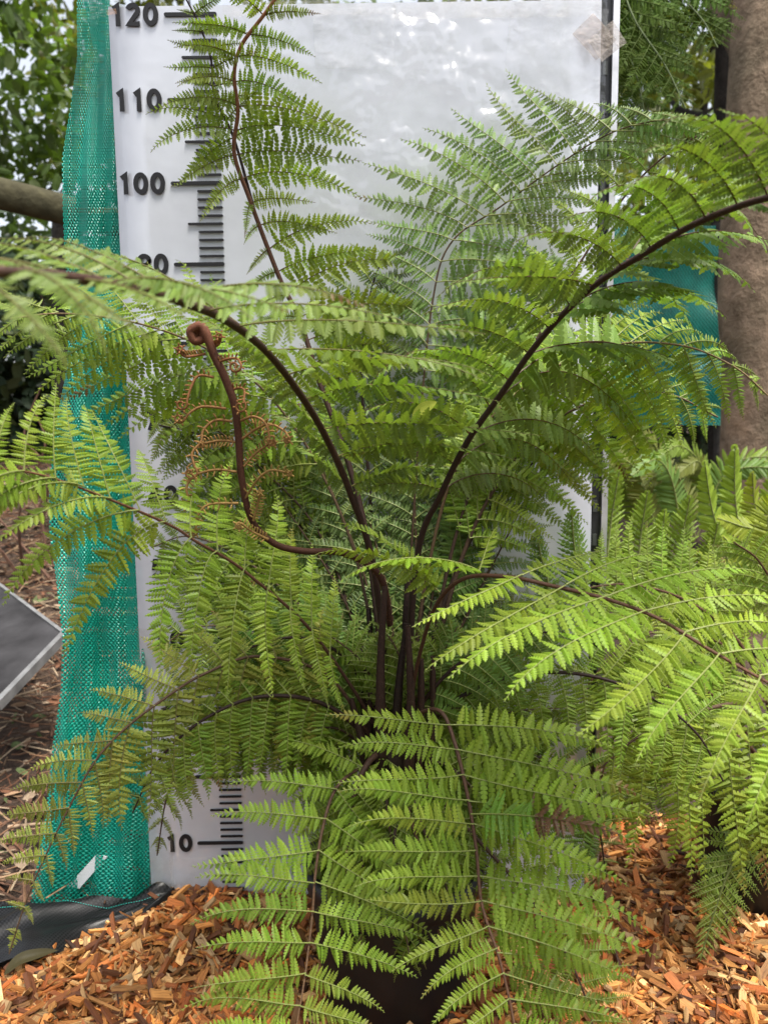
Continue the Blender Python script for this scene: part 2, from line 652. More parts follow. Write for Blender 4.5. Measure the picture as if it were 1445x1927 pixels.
# scale marks: one printed scale
geo = Geo()
for cm in range(1, 121):
    z = cm / 100 + .0032
    if cm % 10 == 0:
        u0, u1, h = .069, .1345, .0046
    elif cm % 5 == 0:
        u0, u1, h = .089, .1345, .0030
    else:
        u0, u1, h = .1025, .1345, .0028
    a, b = bx(u0, z), bx(u1, z)
    c = (a + b) / 2
    w = b[0] - a[0]
    th = np.linspace(0, np.pi, 6)
    pts = [(w / 2 - h / 2 + h / 2 * math.sin(t), h / 2 * -math.cos(t)) for t in th] + [(-w / 2 + h / 2 - h / 2 * math.sin(t), h / 2 * math.cos(t)) for t in th]
    fr = np.array([[c[0] + p[0], c[1], c[2] + p[1]] for p in pts])
    bk = fr + [0, .0016, 0]
    q = len(pts)
    geo.add(fr, [list(range(q))], (.012, .012, .014))
    geo.add(np.vstack([fr, bk]), [[i, i + q, (i + 1) % q + q, (i + 1) % q] for i in range(q)], (.012, .012, .014))
o = geo.build('scale_marks', M_PRINT, board)

def arc(cx, cz, rx, rz, a0, a1, n=22):
    return [(cx + rx * math.cos(R(a)), cz + rz * math.sin(R(a))) for a in np.linspace(a0, a1, n)]


# bold sans figures as single pen strokes in a box 0.62 wide and 1 high
FIG = {'0': [arc(.33, .5, .25, .40, 90, 450, 40)],
       '1': [[(.10, .74), (.30, .885), (.30, 0)]],
       '2': [arc(.32, .68, .235, .22, 165, -28) + [(.12, .09), (.62, .09)]],
       '3': [arc(.28, .69, .22, .20, 150, -80, 16) + arc(.28, .29, .25, .20, 80, -150, 18)],
       '4': [[(.44, 0), (.44, .88), (.08, .26), (.64, .26)]],
       '5': [[(.55, .90), (.19, .90), (.13, .53)] + arc(.29, .32, .26, .23, 110, -150, 20)],
       '6': [[(.46, .98), (.13, .45)] + arc(.33, .30, .24, .21, 160, -200, 34)],
       '7': [[(.06, .90), (.56, .90), (.22, 0)]],
       '8': [arc(.32, .71, .20, .19, 0, 360, 30), arc(.32, .29, .24, .21, 0, 360, 34)],
       '9': [arc(.33, .68, .24, .22, -20, 340, 34)[::1] + [(.53, .55), (.20, .02)]]}


def stroke(g, pts, w, y, sc, ox, oz):
    p = np.array(pts, float)
    keep = np.concatenate([[True], np.linalg.norm(np.diff(p, axis=0), axis=1) > 1e-4])
    p = p[keep]
    t = np.diff(p, axis=0)
    t = t / np.linalg.norm(t, axis=1, keepdims=True)
    nn = np.column_stack([-t[:, 1], t[:, 0]])
    closed = np.linalg.norm(p[0] - p[-1]) < 1e-3
    vn = np.zeros_like(p)
    for i in range(len(p)):
        a = nn[i - 1] if i > 0 else (nn[-1] if closed else nn[0])
        b = nn[i] if i < len(nn) else (nn[0] if closed else nn[-1])
        m = a + b
        m = m / max(np.linalg.norm(m), 1e-6)
        vn[i] = m / max(m @ a, .55)
    l, r = p + vn * w / 2, p - vn * w / 2
    k = len(p)
    V = []
    for yy_ in (y, y + .0013):
        for q in (l, r):
            V.append(np.column_stack([ox + q[:, 0] * sc, np.full(k, yy_), oz + q[:, 1] * sc]))
    V = np.vstack(V)
    f = []
    for i in range(k - 1):
        f += [[i, i + 1, k + i + 1, k + i], [i, 2 * k + i, 2 * k + i + 1, i + 1], [k + i, k + i + 1, 3 * k + i + 1, 3 * k + i]]
    f += [[0, k, 3 * k, 2 * k], [k - 1, 3 * k - 1, 4 * k - 1, 2 * k - 1]]
    g.add(V, f, (.012, .012, .014))


for dec in range(10, 130, 10):
    txt = str(dec)
    sc_ = .0262
    g = Geo()
    q = bx(.0655, dec / 100 + .0032 - sc_ / 2 + .0005)
    for i, ch in enumerate(txt):
        ox = q[0] - (len(txt) - i) * .0215 + (.003 if ch == '1' else 0)
        for j, st in enumerate(FIG[ch]):
            stroke(g, st, .225, q[1] - .0002 * j, sc_, ox, q[2])
    o = g.build('number', M_PRINT, board)
    o['label'] = 'black numerals %d on the white board' % dec


def film(name, x0, y0, x1, y1, mtl, col, amp=.0015, ang=0, n=14, parent=board, seed=0, dy=.004):
    """thin crinkled film stuck to the board between two photo corners"""
    a, b = P(x0, y0, BY), P(x1, y1, BY)
    g = Geo()
    u, w = np.meshgrid(np.linspace(-.5, .5, n), np.linspace(-.5, .5, n))
    W, H = abs(b[0] - a[0]), abs(b[2] - a[2])
    X, Z = u * W, w * H
    c = (a + b) / 2
    ca, sa = math.cos(ang), math.sin(ang)
    x = c[0] + X * ca - Z * sa
    z = c[2] + X * sa + Z * ca
    y = BY - dy + amp * fbm(x * 60, z * 45, seed, 3)
    grid(g, np.stack([x, y, z], -1)[::-1], col)
    return g.build(name, mtl, parent, True)


film('tape_strip', 420, 6, 745, 30, M_FILM, (.75, .70, .62), .0006, 0, 20, seed=1)
film('tape_strip', 740, 6, 1130, 34, M_FILM, (.75, .70, .62), .0006, 0, 20, seed=2)
film('film_patch', 590, 20, 742, 130, M_FILM, (.72, .73, .75), .0008, .02, 16, seed=3)
film('film_patch', 950, 14, 1128, 235, M_FILM, (.78, .79, .82), .0022, -.1, 26, seed=4)
film('plastic_film', 450, 6, 1130, 440, M_CLEAR, (.8, .8, .8), .0009, 0, 90, seed=14, dy=.0046)
film('tape_corner', 1090, 40, 1140, 110, M_TAPE, (.42, .33, .27), .0016, .75, 14, seed=5, dy=.007)
film('tape_corner', 1110, 60, 1165, 110, M_TAPE, (.45, .39, .34), .0016, .62, 14, seed=6, dy=.009)
film('tape_corner', 203, 20, 222, 30, M_TAPE, (.42, .24, .14), .0006, .1, 8, seed=7)

# clear plastic sleeve on the lower left edge
geo = Geo()
rows = []
for y in np.linspace(1180, 1690, 24):
    z = P(284, y, BY)[2]
    xa = board_x(-1, z)
    s = .004 * math.sin(y * .021) + .002 * math.sin(y * .06)
    rows.append([[xa - .004 + s * .3, BY + .004, z], [xa + .004, BY - .006 + s * .4, z], [xa + .014, BY - .008 + s, z], [xa + .024 + s * .5, BY - .005, z], [xa + .034, BY - .003, z]])
grid(geo, np.array(rows), (.42, .37, .28))
geo.build('plastic_sleeve', M_FILM, board, True)
film('film_patch', 322, 1610, 430, 1688, M_FILM, (.70, .70, .70), .004, .0, 20, seed=9, dy=.006)

# metal upright behind the board's right edge
post = empty('metal_upright', P(1122, 1640, BY + .02))
tag(post, 'slotted black and silver metal upright behind the right edge of the white board', 'metal post')
pt, pb = P(1152, -60, BY + .018), P(1112, 1640, BY + .018)


def bar(x0, x1, y0, y1, name, mtl, col, slots=False):
    g = Geo()
    d = pb - pt
    for i in range(2):
        pass
    t = pt + np.array([x0, y0, 0])
    b = pb + np.array([x0, y0, 0])
    w = x1 - x0
    dd = y1 - y0
    v = []
    for q in (b, t):
        v += [q, q + [w, 0, 0], q + [w, dd, 0], q + [0, dd, 0]]
    g.add(np.array(v), [[0, 1, 5, 4], [1, 2, 6, 5], [2, 3, 7, 6], [3, 0, 4, 7], [0, 3, 2, 1], [4, 5, 6, 7]], col)
    return g.build(name, mtl, post)


bar(-.014, .001, .002, .016, 'black_channel', M_BLACK, (.018, .018, .02))
bar(.0015, .0095, -.004, .016, 'silver_edge', M_METAL, (.62, .62, .64))
for k_ in range(26):
    q = pt + (pb - pt) * (k_ + .5) / 26
    g = Geo()
    box(g, q + [-.0065, .0012, 0], (.006, .003, .016), (.05, .055, .05))
    g.build('slot', M_BLACK, post)

# ------------------------------------------------------------------ green net roll to the left
prof = [(-60, 143, 156, 205), (0, 145, 158, 207), (110, 146, 180, 210), (200, 133, 166, 216), (300, 117, 150, 221), (400, 119, 142, 226), (470, 122, 140, 230),
        (600, 131, 150, 238), (700, 125, 150, 244), (800, 106, 140, 250), (900, 94, 140, 256), (1000, 93, 143, 262), (1090, 106, 150, 266),
        (1200, 118, 134, 272), (1300, 115, 120, 279), (1400, 100, 112, 281), (1550, 84, 98, 284), (1706, 56, 66, 285)]
pr = np.array(prof, float)
yy = np.linspace(-60, 1706, 130)
lft, fol, rgt = (np.interp(yy, pr[:, 0], pr[:, k]) for k in (1, 2, 3))
rows, grs = [], []
for y, a, f_, b in zip(yy, lft, fol, rgt):
    Yc = 1.030 if y < 1000 else 1.030 - .02 * (y - 1000) / 700
    def pt_(x, dY, k=0):
        fold = .008 * math.sin(x * .045 + y * .004) + .006 * math.sin(x * .12 - y * .007) + .005 * math.sin(y * .017 + x * .03) + .003 * math.sin(x * .27 + y * .011)
        return P(x, y, Yc + dY + fold)
    row = [pt_(x, -.012 + .012 * ((x - (a + b) / 2) / (b - a)) ** 2) for x in np.linspace(a, b, 26)]
    row += [pt_(x, .012) for x in np.linspace(b, f_, 18)]
    row += [pt_(x, .026) for x in np.linspace(f_, b, 18)]
    rows.append(row)
    q = np.array(row)
    u = np.concatenate([[0], np.cumsum(np.linalg.norm(np.diff(q, axis=0), axis=1))])
    grs.append(u)
pts = np.array(rows)
u0 = np.array(grs)
u0 = u0 / u0[:, -1:] * u0[:, -1].mean()
v0 = np.cumsum(np.concatenate([[0], np.linalg.norm(np.diff(pts[:, 10], axis=0), axis=1)]))
gr = np.stack([u0, np.broadcast_to(v0[:, None], u0.shape), np.zeros_like(u0)], -1)
geo = Geo()
grid(geo, pts[:, ::-1], (0, .3, .25), grain=gr[:, ::-1])
o = geo.build('shade_net', M_NET, None, True)
tag(o, 'gathered roll of teal green knitted net hanging at the left of the white board', 'netting')

g = Geo()
a_, b_, c_, d_ = P(128, 1668, 1.008), P(150, 1672, 1.008), P(203, 1612, 1.008), P(182, 1608, 1.008)
q_ = np.array([a_, b_, c_, d_])
g.add(np.vstack([q_, q_ + [0, .0008, 0]]), [[0, 1, 2, 3], [7, 6, 5, 4], [0, 4, 5, 1], [1, 5, 6, 2], [2, 6, 7, 3], [3, 7, 4, 0]], (.72, .74, .76))
o_ = g.build('tag', M_PRINT, o)
o_['label'] = 'white strip showing on the net near its bottom'

# weed mat folded below it
top = [P(-90, 1700, 1.0), P(0, 1700, .995), P(60, 1702, .985), P(150, 1698, .985), P(250, 1690, .985), P(300, 1672, .99), P(335, 1690, .985)]
mid = [P(-90, 1760, .945), P(0, 1755, .945), P(60, 1740, .95), P(150, 1745, .95), P(240, 1740, .95), P(290, 1718, .96), P(330, 1700, .98)]
bot = [P(-90, 1860, .85), P(0, 1835, .865), P(60, 1825, .87), P(150, 1795, .895), P(240, 1760, .925), P(295, 1728, .955), P(332, 1706, .975)]
tc, mc, bc = (catmull(q, 50) for q in (top, mid, bot))
rows = []
for s in np.linspace(0, 1, 26):
    a = (1 - s) * (1 - 2 * s) * tc + 4 * s * (1 - s) * mc + s * (2 * s - 1) * bc
    a[:, 2] = np.maximum(a[:, 2], .004) + .016 * np.abs(fbm(a[:, 0] * 24 + 40 * s * .1, a[:, 1] * 16, 21, 3)) + .010 * math.sin(math.pi * s)
    rows.append(a)
pts = np.array(rows)
uu = np.concatenate([[0], np.cumsum(np.linalg.norm(np.diff(pts[10], axis=0), axis=1))])
vv = np.concatenate([[0], np.cumsum(np.linalg.norm(np.diff(pts[:, 20], axis=0), axis=1))])
gr = np.stack([np.broadcast_to(uu, pts.shape[:2]), np.broadcast_to(vv[:, None], pts.shape[:2]), np.zeros(pts.shape[:2])], -1)
wm = empty('weed_mat', pts[13, 25])
tag(wm, 'folded black woven weed mat with teal stitch line below the green net', 'weed mat')
geo = Geo()
grid(geo, pts[::-1], (.02, .02, .02), grain=gr[::-1])
geo.build('mat_sheet', M_MAT, wm, True)
geo = Geo()
ln_ = catmull(pts[5, 2:47] + [0, -.0012, .0012], 161)
for i in range(0, 158, 2):
    tube(geo, [ln_[i], (ln_[i] + ln_[i + 1]) / 2, ln_[i + 1]], .00055, (.02, .32, .27), 5)
geo.build('stitch_line', M_PRINT, wm)

# ------------------------------------------------------------------ leaf shapes


def pinnule_template(teeth):
    if teeth == 0:
        v = np.array([[0, 0, 0], [.35, .5, 0], [.75, .42, 0], [1, .02, 0], [.75, -.42, 0], [.35, -.5, 0], [.0, .3, 0], [0, -.3, 0], [.4, 0, .0], [.75, 0, 0]], float)
        v[:, 2] = -.10 * np.abs(v[:, 1]) - .10 * v[:, 0] ** 2
        f = [[0, 8, 1, 6], [8, 9, 2, 1], [0, 7, 5, 8], [8, 5, 4, 9]]
        t3 = [[9, 3, 2], [9, 4, 3]]
        return v, np.array(f), np.array(t3), None
    mids = np.linspace(0, 1, teeth + 1) ** .92
    w = lambda u: .52 * min(1, .72 + 2.2 * u) * (1 - max(0, (u - .42) / .58) ** 1.7 * .93)
    verts, f5 = [], []
    for u in mids:
        verts.append([u, 0])
    nm = len(mids)
    for sgn in (1, -1):
        base = len(verts)
        for i in range(teeth):
            ua, ub = mids[i], mids[i + 1]
            um = ua + (ub - ua) * .80
            verts.append([ua + .015, sgn * w(ua) * (.58 if i else .80)])
            verts.append([ua + (ub - ua) * .45, sgn * w((ua + ub) / 2) * 1.0])
            verts.append([um + (ub - ua) * .12, sgn * w(um) * (.98 if i < teeth - 1 else .55)])
        for i in range(teeth):
            a, b, c = base + 3 * i, base + 3 * i + 1, base + 3 * i + 2
            nx = base + 3 * i + 3 if i < teeth - 1 else i + 1
            if sgn > 0:
                f5.append([i, i + 1, c, b, a])
            else:
                f5.append([i, a, b, c, i + 1])
    v = np.array(verts)
    z = -.22 * np.abs(v[:, 1]) - .12 * v[:, 0] ** 2
    v3 = np.column_stack([v, z])
    return v3, None, None, np.array(f5)


TPL = {k: pinnule_template(k) for k in (0, 4, 5, 6)}


def stamp(geo, org, ax, nn, ln, wd, col, teeth):
    """many leaflets at once: origin, axis, normal, length, width"""
    v, f4, f3, f5 = TPL[teeth]
    n = len(org)
    if n == 0:
        return
    sd = np.cross(nn, ax)
    bend = RNG.uniform(.2, 1.6, (n, 1, 1))
    V = org[:, None] + v[None, :, 0:1] * (ln[:, None, None] * ax[:, None]) + v[None, :, 1:2] * (wd[:, None, None] * sd[:, None]) + v[None, :, 2:3] * bend * (ln[:, None, None] * nn[:, None])
    k = len(v)
    off = np.arange(n)[:, None, None] * k
    c = np.repeat(col, k, axis=0)
    V = V.reshape(-1, 3)
    first = True
    for f in (f4, f3, f5):
        if f is None:
            continue
        F_ = (off + f[None]).reshape(-1, f.shape[1])
        if first:
            base = geo.n
            geo.add(V, F_, c)
            first = False
        else:
            geo.f.append(F_ + base)
            geo.m.append(0)
            geo.v.append(np.zeros((0, 3)))
            geo.c.append(np.zeros((0, 3)))
            geo.g.append(np.zeros((0, 3)))


def pinna(geo, p0, p1, N0, col, costa, npin=22, ratio=.15, teeth=5, arch=.10, upv=(0, 0, 1), cup=.2, first=.05, cr=.0009, fat=1.0, curl=0.0, grow=None, N1=None, wf=.90, tw0=.3):
    p0, p1 = np.asarray(p0, float), np.asarray(p1, float)
    d = p1 - p0
    Ln = np.linalg.norm(d)
    if Ln < .004:
        return
    upv = nrm(upv)
    g = nrm(grow) if grow is not None else d / Ln
    c1 = p0 + (d * .30 * .6 + g * Ln * .30 * .4) + upv * arch * Ln * 1.0
    c2 = p0 + d * .72 + upv * arch * Ln * 1.15
    end = p1 - upv * arch * Ln * curl
    bendv = RNG.normal(0, .045, 3) * Ln
    c1 = c1 + bendv * .4
    c2 = c2 + bendv
    def curve(t):
        t = t[:, None]
        return (1 - t) ** 3 * p0 + 3 * (1 - t) ** 2 * t * c1 + 3 * (1 - t) * t * t * c2 + t ** 3 * end
    s = np.linspace(0, 1, 40)
    cv = curve(s)
    cum = np.concatenate([[0], np.cumsum(np.linalg.norm(np.diff(cv, axis=0), axis=1))])
    T = cum[-1]
    sj = np.interp(np.linspace(0, T, 15), cum, s)
    tube(geo, curve(sj), np.linspace(cr, cr * .25, 15), costa, 4)
    org, axs, nns, lns, wds = [], [], [], [], []
    sp = T * (1 - first) / npin
    for side in (1, -1):
        u = first + (1 - first) * (np.arange(npin) + (.25 if side > 0 else .6)) / npin
        u = u[u < .995]
        t = np.interp(u * T, cum, s)
        o = curve(t)
        a = nrm(curve(np.clip(t + .01, 0, 1)) - curve(np.clip(t - .01, 0, 1)))
        Nu = np.broadcast_to(N0, a.shape)
        if N1 is not None:
            q_ = np.clip((u - tw0) / .45, 0, 1)[:, None]
            Nu = nrm(N0 * (1 - q_) + N1 * q_)
        n = nrm(Nu - a * np.sum(a * Nu, 1, keepdims=True))
        b = np.cross(n, a) * side
        k = len(u)
        lean = (.18 + .60 * u ** 1.5 + RNG.normal(0, .10, k))[:, None]
        dr = (cup + RNG.normal(0, .18, k))[:, None]
        x = nrm((b * np.cos(lean) + a * np.sin(lean)) * np.cos(dr) - n * np.sin(dr))
        tw = RNG.normal(0.0, .16, k)[:, None]
        n2 = nrm(n - x * np.sum(n * x, 1, keepdims=True))
        n2 = nrm(n2 * np.cos(tw) + np.cross(x, n2) * np.sin(tw))
        l = Ln * ratio * 1.22 * np.minimum(1, .72 + 1.5 * u) * np.maximum(1 - u ** 1.5, 0) ** .92 * RNG.uniform(.84, 1.08, k) + Ln * .010
        l *= fat
        w = np.minimum(sp * wf, l * .5) * RNG.uniform(.92, 1.05, k)
        org.append(o)
        axs.append(x)
        nns.append(n2)
        lns.append(l)
        wds.append(w)
    org, axs, nns, lns, wds = map(np.concatenate, (org, axs, nns, lns, wds))
    k = len(org)
    uu_ = np.linalg.norm(org - p0, axis=1) / Ln
    cj = np.asarray(col)[None] * RNG.uniform(.86, 1.14, (k, 1)) * RNG.uniform(.95, 1.05, (k, 3))
    if RNG.random() < .16:                                   # a few leaflets have browned or yellowed tips
        br = np.clip((uu_ - RNG.uniform(.72, .95)) / .08, 0, 1)[:, None]
        cj = cj * (1 - br) + np.array([[.16, .085, .03], [.22, .20, .04]][RNG.integers(0, 2)]) * br
    keep = RNG.random(k) > .02
    stamp(geo, org[keep], axs[keep], nns[keep], lns[keep], wds[keep], cj[keep], teeth)


GREEN = np.array([.180, .258, .034])
BRIGHT = np.array([.240, .340, .040])
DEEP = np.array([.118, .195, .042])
GREY = np.array([.150, .220, .072])
OLIVE = np.array([.165, .185, .036])
YELL = np.array([.240, .290, .030])
COSTA_G = (.26, .30, .09)
COSTA_B = (.10, .050, .022)


def hairs(geo, curve, rad, n, ln, col):
    i = RNG.integers(2, len(curve) - 2, n)
    t = nrm(curve[i + 1] - curve[i - 1])
    r_ = nrm(np.cross(t, RNG.normal(0, 1, (n, 3))))
    s_ = np.cross(t, r_)
    o = curve[i] + r_ * rad[i][:, None] * .9 + t * RNG.uniform(-.003, .003, (n, 1))
    l = ln * RNG.uniform(.5, 1.3, n)[:, None]
    tip = o + (r_ + t * RNG.uniform(-.2, .6, (n, 1))) * l
    w = .00018
    V = np.stack([o - s_ * w, o + s_ * w, tip], 1).reshape(-1, 3)
    geo.add(V, np.arange(3 * n).reshape(-1, 3), col)


def keyed(rac_px, keys, T):
    """tip position along the stalk, from (base on the stalk) -> tip pairs"""
    tt, tp = [], []
    for (bx_, by_), tip in keys:
        d = np.hypot(rac_px[:, 0] - bx_, rac_px[:, 1] - by_)
        tt.append(np.argmin(d) / (len(rac_px) - 1))
        tp.append(tip)
    o = np.argsort(tt)
    return np.array(tt)[o], np.array(tp, float)[o]


def frond(parent, rac, left, right, n=16, col=GREEN, r0=.0045, r1=.0012, face=(0, -.5, 1), nmix=0.0, npin=22, ratio=.15,
          teeth=5, arch=.10, start=None, stalk=(.035, .014, .008), stalk2=None, costa=COSTA_G, label=None, jit=.03, cup=.2, name='frond',
          fuzz=260, fat=1.0, colvar=.12, tipcol=None, skip=(), archv=(0, 0, 1), curl=0.0, N1=None, faces=None, lift=0.0, wf=.96, tw0=.3, leafmat=None, stp=1.0, faceR=None):
    px = np.array(rac, float)
    w3 = np.array([P(*q) for q in px])
    both = catmull(np.hstack([w3, px[:, :2]]), 161)
    cv, pxc = both[:, :3], both[:, 3:]
    T = np.gradient(cv, axis=0)
    T = nrm(T)
    rad = np.linspace(r0, r1, 161)
    g = Geo()
    c2 = stalk if stalk2 is None else stalk2
    cs = np.array(stalk)[None] * (1 - np.linspace(0, 1, 161)[:, None] ** stp) + np.array(c2)[None] * np.linspace(0, 1, 161)[:, None] ** stp
    tube(g, cv, rad, cs, 8)
    if fuzz:
        hairs(g, cv, rad, fuzz, .0028, np.array(stalk) * 1.25)
    geo = Geo()
    sides = []
    for keys in (left, right):
        if keys:
            sides.append(keyed(pxc, keys, 1))
        else:
            sides.append(None)
    t_lo = min(s[0][0] for s in sides if s is not None) if start is None else start
    t_hi = 1.0

    def tip_at(s, t):
        q = np.array([np.interp(t, s[0], s[1][:, k]) for k in range(3)])
        return P(*q)
    for k in range(n):
        t = t_lo + (t_hi - t_lo) * (k + .1) / n
        i = int(round(t * 160))
        p0 = cv[i]
        tips = [tip_at(s, min(1, max(0, t + RNG.normal(0, .004)))) if s is not None else None for s in sides]
        if tips[0] is not None and tips[1] is not None:
            d = tips[1] - tips[0]
        else:
            d = (tips[0] if tips[1] is None else tips[1]) - p0
        Nc = np.cross(nrm(d), T[i])
        fc = np.array(face, float)
        if faces is not None:
            fk = np.array([f_[0] for f_ in faces])
            fc = np.array([np.interp(t, fk, [f_[1][q] for f_ in faces]) for q in range(3)])
        Nv = Nc
        if Nv @ fc < 0:
            Nv = -Nv
        Nv = nrm(nrm(Nv) * (1 - nmix) + nrm(fc) * nmix)
        NR = None
        if faceR is not None:
            NR = Nc if Nc @ np.array(faceR, float) > 0 else -Nc
            NR = nrm(nrm(NR) * (1 - nmix) + nrm(faceR) * nmix)
        for si, tip in enumerate(tips):
            if tip is None or (si, k) in skip:
                continue
            s = sides[si]
            if t < s[0][0] - .02:
                continue
            L_ = np.linalg.norm(tip - p0)
            tip2 = tip + RNG.normal(0, jit, 3) * L_
            c = np.asarray(col) * (1 + RNG.normal(0, colvar)) * (1 + RNG.normal(0, .04, 3))
            if tipcol is not None:
                c = c * (1 - t) + np.asarray(tipcol) * t
            Nj = nrm((NR if (si == 1 and NR is not None) else Nv) + RNG.normal(0, .10, 3))
            pinna(geo, p0 + RNG.normal(0, .0005, 3) + Nv * rad[i] * lift, tip2, Nj, c, costa, npin, ratio, teeth, arch * (1 + RNG.normal(0, .45)), archv, cup, cr=.0008, fat=fat, curl=curl, grow=T[i] * .5 + nrm(tip2 - p0), N1=None if N1 is None else nrm(np.array(N1, float)), wf=wf, tw0=tw0)
    # the leaf tip itself
    i_ = int(round((t_lo + (t_hi - t_lo) * (n - .9) / n) * 160))
    if i_ < 157:
        pinna(geo, cv[i_], cv[-1], Nv, np.asarray(col) if tipcol is None else np.asarray(tipcol), costa, max(10, npin - 6), .26, teeth, .01, archv, cup, cr=.0006)
    blade = geo.build(name, leafmat or M_LEAF, parent)
    g.build('stalk', M_STALK, blade, True)
    if label:
        blade['label'] = label
    return blade


# ------------------------------------------------------------------ main pot
pc_ = P(742, 1700, .83)
POT = np.array([pc_[0], .83, 0])


def pot(name, c, r_top, h, label, group=None, r_bot=None):
    r_bot = r_bot or r_top * .84
    e = empty(name, c)
    tag(e, label, 'plant pot', group)
    g = Geo()
    th = np.linspace(0, 2 * np.pi, 56, endpoint=False)
    prof_ = [(r_bot - .006, .002), (r_bot, .006), (r_bot + (r_top - r_bot) * .5, h * .5), (r_top - .002, h * .86), (r_top - .0022, h * .985), (r_top - .006, h * .985), (r_top - .009, h * .8)]
    pts = np.array([[[c[0] + r * math.cos(t) * (1 + .004 * math.sin(3 * t)), c[1] + r * math.sin(t), c[2] + z] for t in th] for r, z in prof_])
    grid(g, pts, (.006, .0065, .008), closed_u=True)
    g.build('wall', M_POT, e, True)
    g = Geo()
    pr_ = [(r_top - .001, h * .88), (r_top + .004, h * .885), (r_top + .005, h * .99), (r_top + .002, h), (r_top - .005, h), (r_top - .007, h * .97)]
    pts = np.array([[[c[0] + r * math.cos(t), c[1] + r * math.sin(t), c[2] + z] for t in th] for r, z in pr_])
    grid(g, pts, (.014, .014, .016), closed_u=True)
    g.build('rim', M_POT, e, True)
    g = Geo()
    rr = np.linspace(.001, r_top - .008, 12)
    pts = np.array([[[c[0] + r * math.cos(t), c[1] + r * math.sin(t), c[2] + h * .86 + .006 * fbm(np.array(r * math.cos(t) * 60), np.array(r * math.sin(t) * 60), 5, 2)] for t in th] for r in rr])
    grid(g, pts, (.04, .025, .018), closed_u=True)
    g.build('soil', M_SOIL, e, True)
    return e


pot('plant_pot', POT, .102, .185, 'black plastic pot under the big tree fern in front of the white board')

# ------------------------------------------------------------------ the tree fern
fern = empty('tree_fern', POT + [0, 0, .16])
tag(fern, 'big green tree fern with dark stalks spreading in front of the white board', 'tree fern')
# trunk: short, shaggy
g = Geo()
tp = catmull([POT + [0, 0, .14], POT + [.001, .004, .21], POT + [.002, .008, .27], POT + [.003, .010, .34]], 24)
tube(g, tp, np.interp(np.linspace(0, 1, 24), [0, .5, 1], [.036, .034, .024]), (.022, .012, .008), 14)
hairs(g, tp, np.full(24, .032), 900, .010, (.06, .028, .014))
g.build('trunk', M_STALK, fern, True)
# old cut stalk bases packed round the crown
for k in range(15):
    a = k * 2.4
    rr_ = .012 + .022 * math.sqrt(k / 15)
    b0 = POT + [rr_ * math.cos(a), .012 + rr_ * math.sin(a), .22]
    b1 = POT + [rr_ * 1.35 * math.cos(a) + .004, .015 + rr_ * 1.3 * math.sin(a), .315 + .03 * (k % 4)]
    b2 = b1 + (b1 - b0) * .5 + [RNG.normal(0, .006), 0, .02]
    q = catmull([b0, b1, b2], 22)
    g = Geo()
    cvar = RNG.uniform(.5, 1.5)
    tube(g, q, np.linspace(.0092, .0030, 22) * (1 + RNG.normal(0, .05, 22)), np.array([.020, .009, .006]) * cvar, 9)
    hairs(g, q, np.full(22, .0055), 420, .0055, np.array([.05, .022, .012]) * cvar)
    g.build('stalk_base', M_STALK, fern, True)

K = lambda *a: [((b[0], b[1]), (b[2], b[3], b[4])) for b in a]
DARK = (.020, .009, .006)

# 1 tall frond rising to the top left
frond(fern, [(735, 1380, .86), (712, 1180, .875), (690, 1010, .89), (655, 870, .90), (605, 730, .91), (565, 605, .915), (525, 520, .915), (470, 375, .905), (441, 288, .895), (448, 210, .885), (441, 140, .875), (455, 85, .865), (497, 28, .855), (545, -40, .845)],
      K((565, 605, 470, 640, .93), (500, 450, 465, 505, .90), (460, 345, 440, 440, .88), (441, 288, 265, 350, .85), (448, 210, 320, 205, .85), (441, 140, 335, 125, .84), (455, 85, 325, 50, .83), (497, 28, 350, -40, .83), (545, -40, 480, -120, .83)),
      K((605, 730, 800, 690, .93), (565, 605, 800, 575, .94), (535, 545, 790, 500, .93), (520, 500, 745, 432, .92), (480, 400, 600, 420, .91), (450, 310, 650, 310, .9), (446, 260, 740, 285, .89), (448, 210, 690, 270, .88), (441, 140, 640, 190, .87), (455, 85, 580, 130, .86), (497, 28, 590, 20, .85), (545, -40, 640, -60, .84)),
      n=18, col=GREEN * 1.25, r0=.0044, r1=.0017, stp=3.5, face=(0, 1, .45), nmix=.65, ratio=.135, arch=.10, stalk=DARK, stalk2=(.30, .12, .05), costa=(.12, .07, .03), npin=22, jit=.15,
      label='tall upright frond reaching the 120 mark with an orange upper stalk')

# a curled shoot of it at the very top left
frond(fern, [(480, 400, .91), (441, 262, .90), (404, 180, .885), (397, 110, .875), (372, 40, .865), (335, -30, .855)],
      K((441, 262, 330, 330, .88), (404, 180, 335, 175, .87), (397, 110, 325, 80, .86), (372, 40, 310, 20, .85), (335, -30, 290, -40, .85)),
      K((441, 262, 520, 240, .89), (404, 180, 490, 160, .89), (397, 110, 480, 90, .875), (372, 40, 450, 20, .865), (335, -30, 390, -60, .855)),
      n=9, col=GREEN, r0=.0020, r1=.0008, face=(0, 1, .3), nmix=.4, ratio=.15, arch=.05, stalk=DARK, npin=16, jit=.22, fuzz=60, costa=(.08, .05, .02))

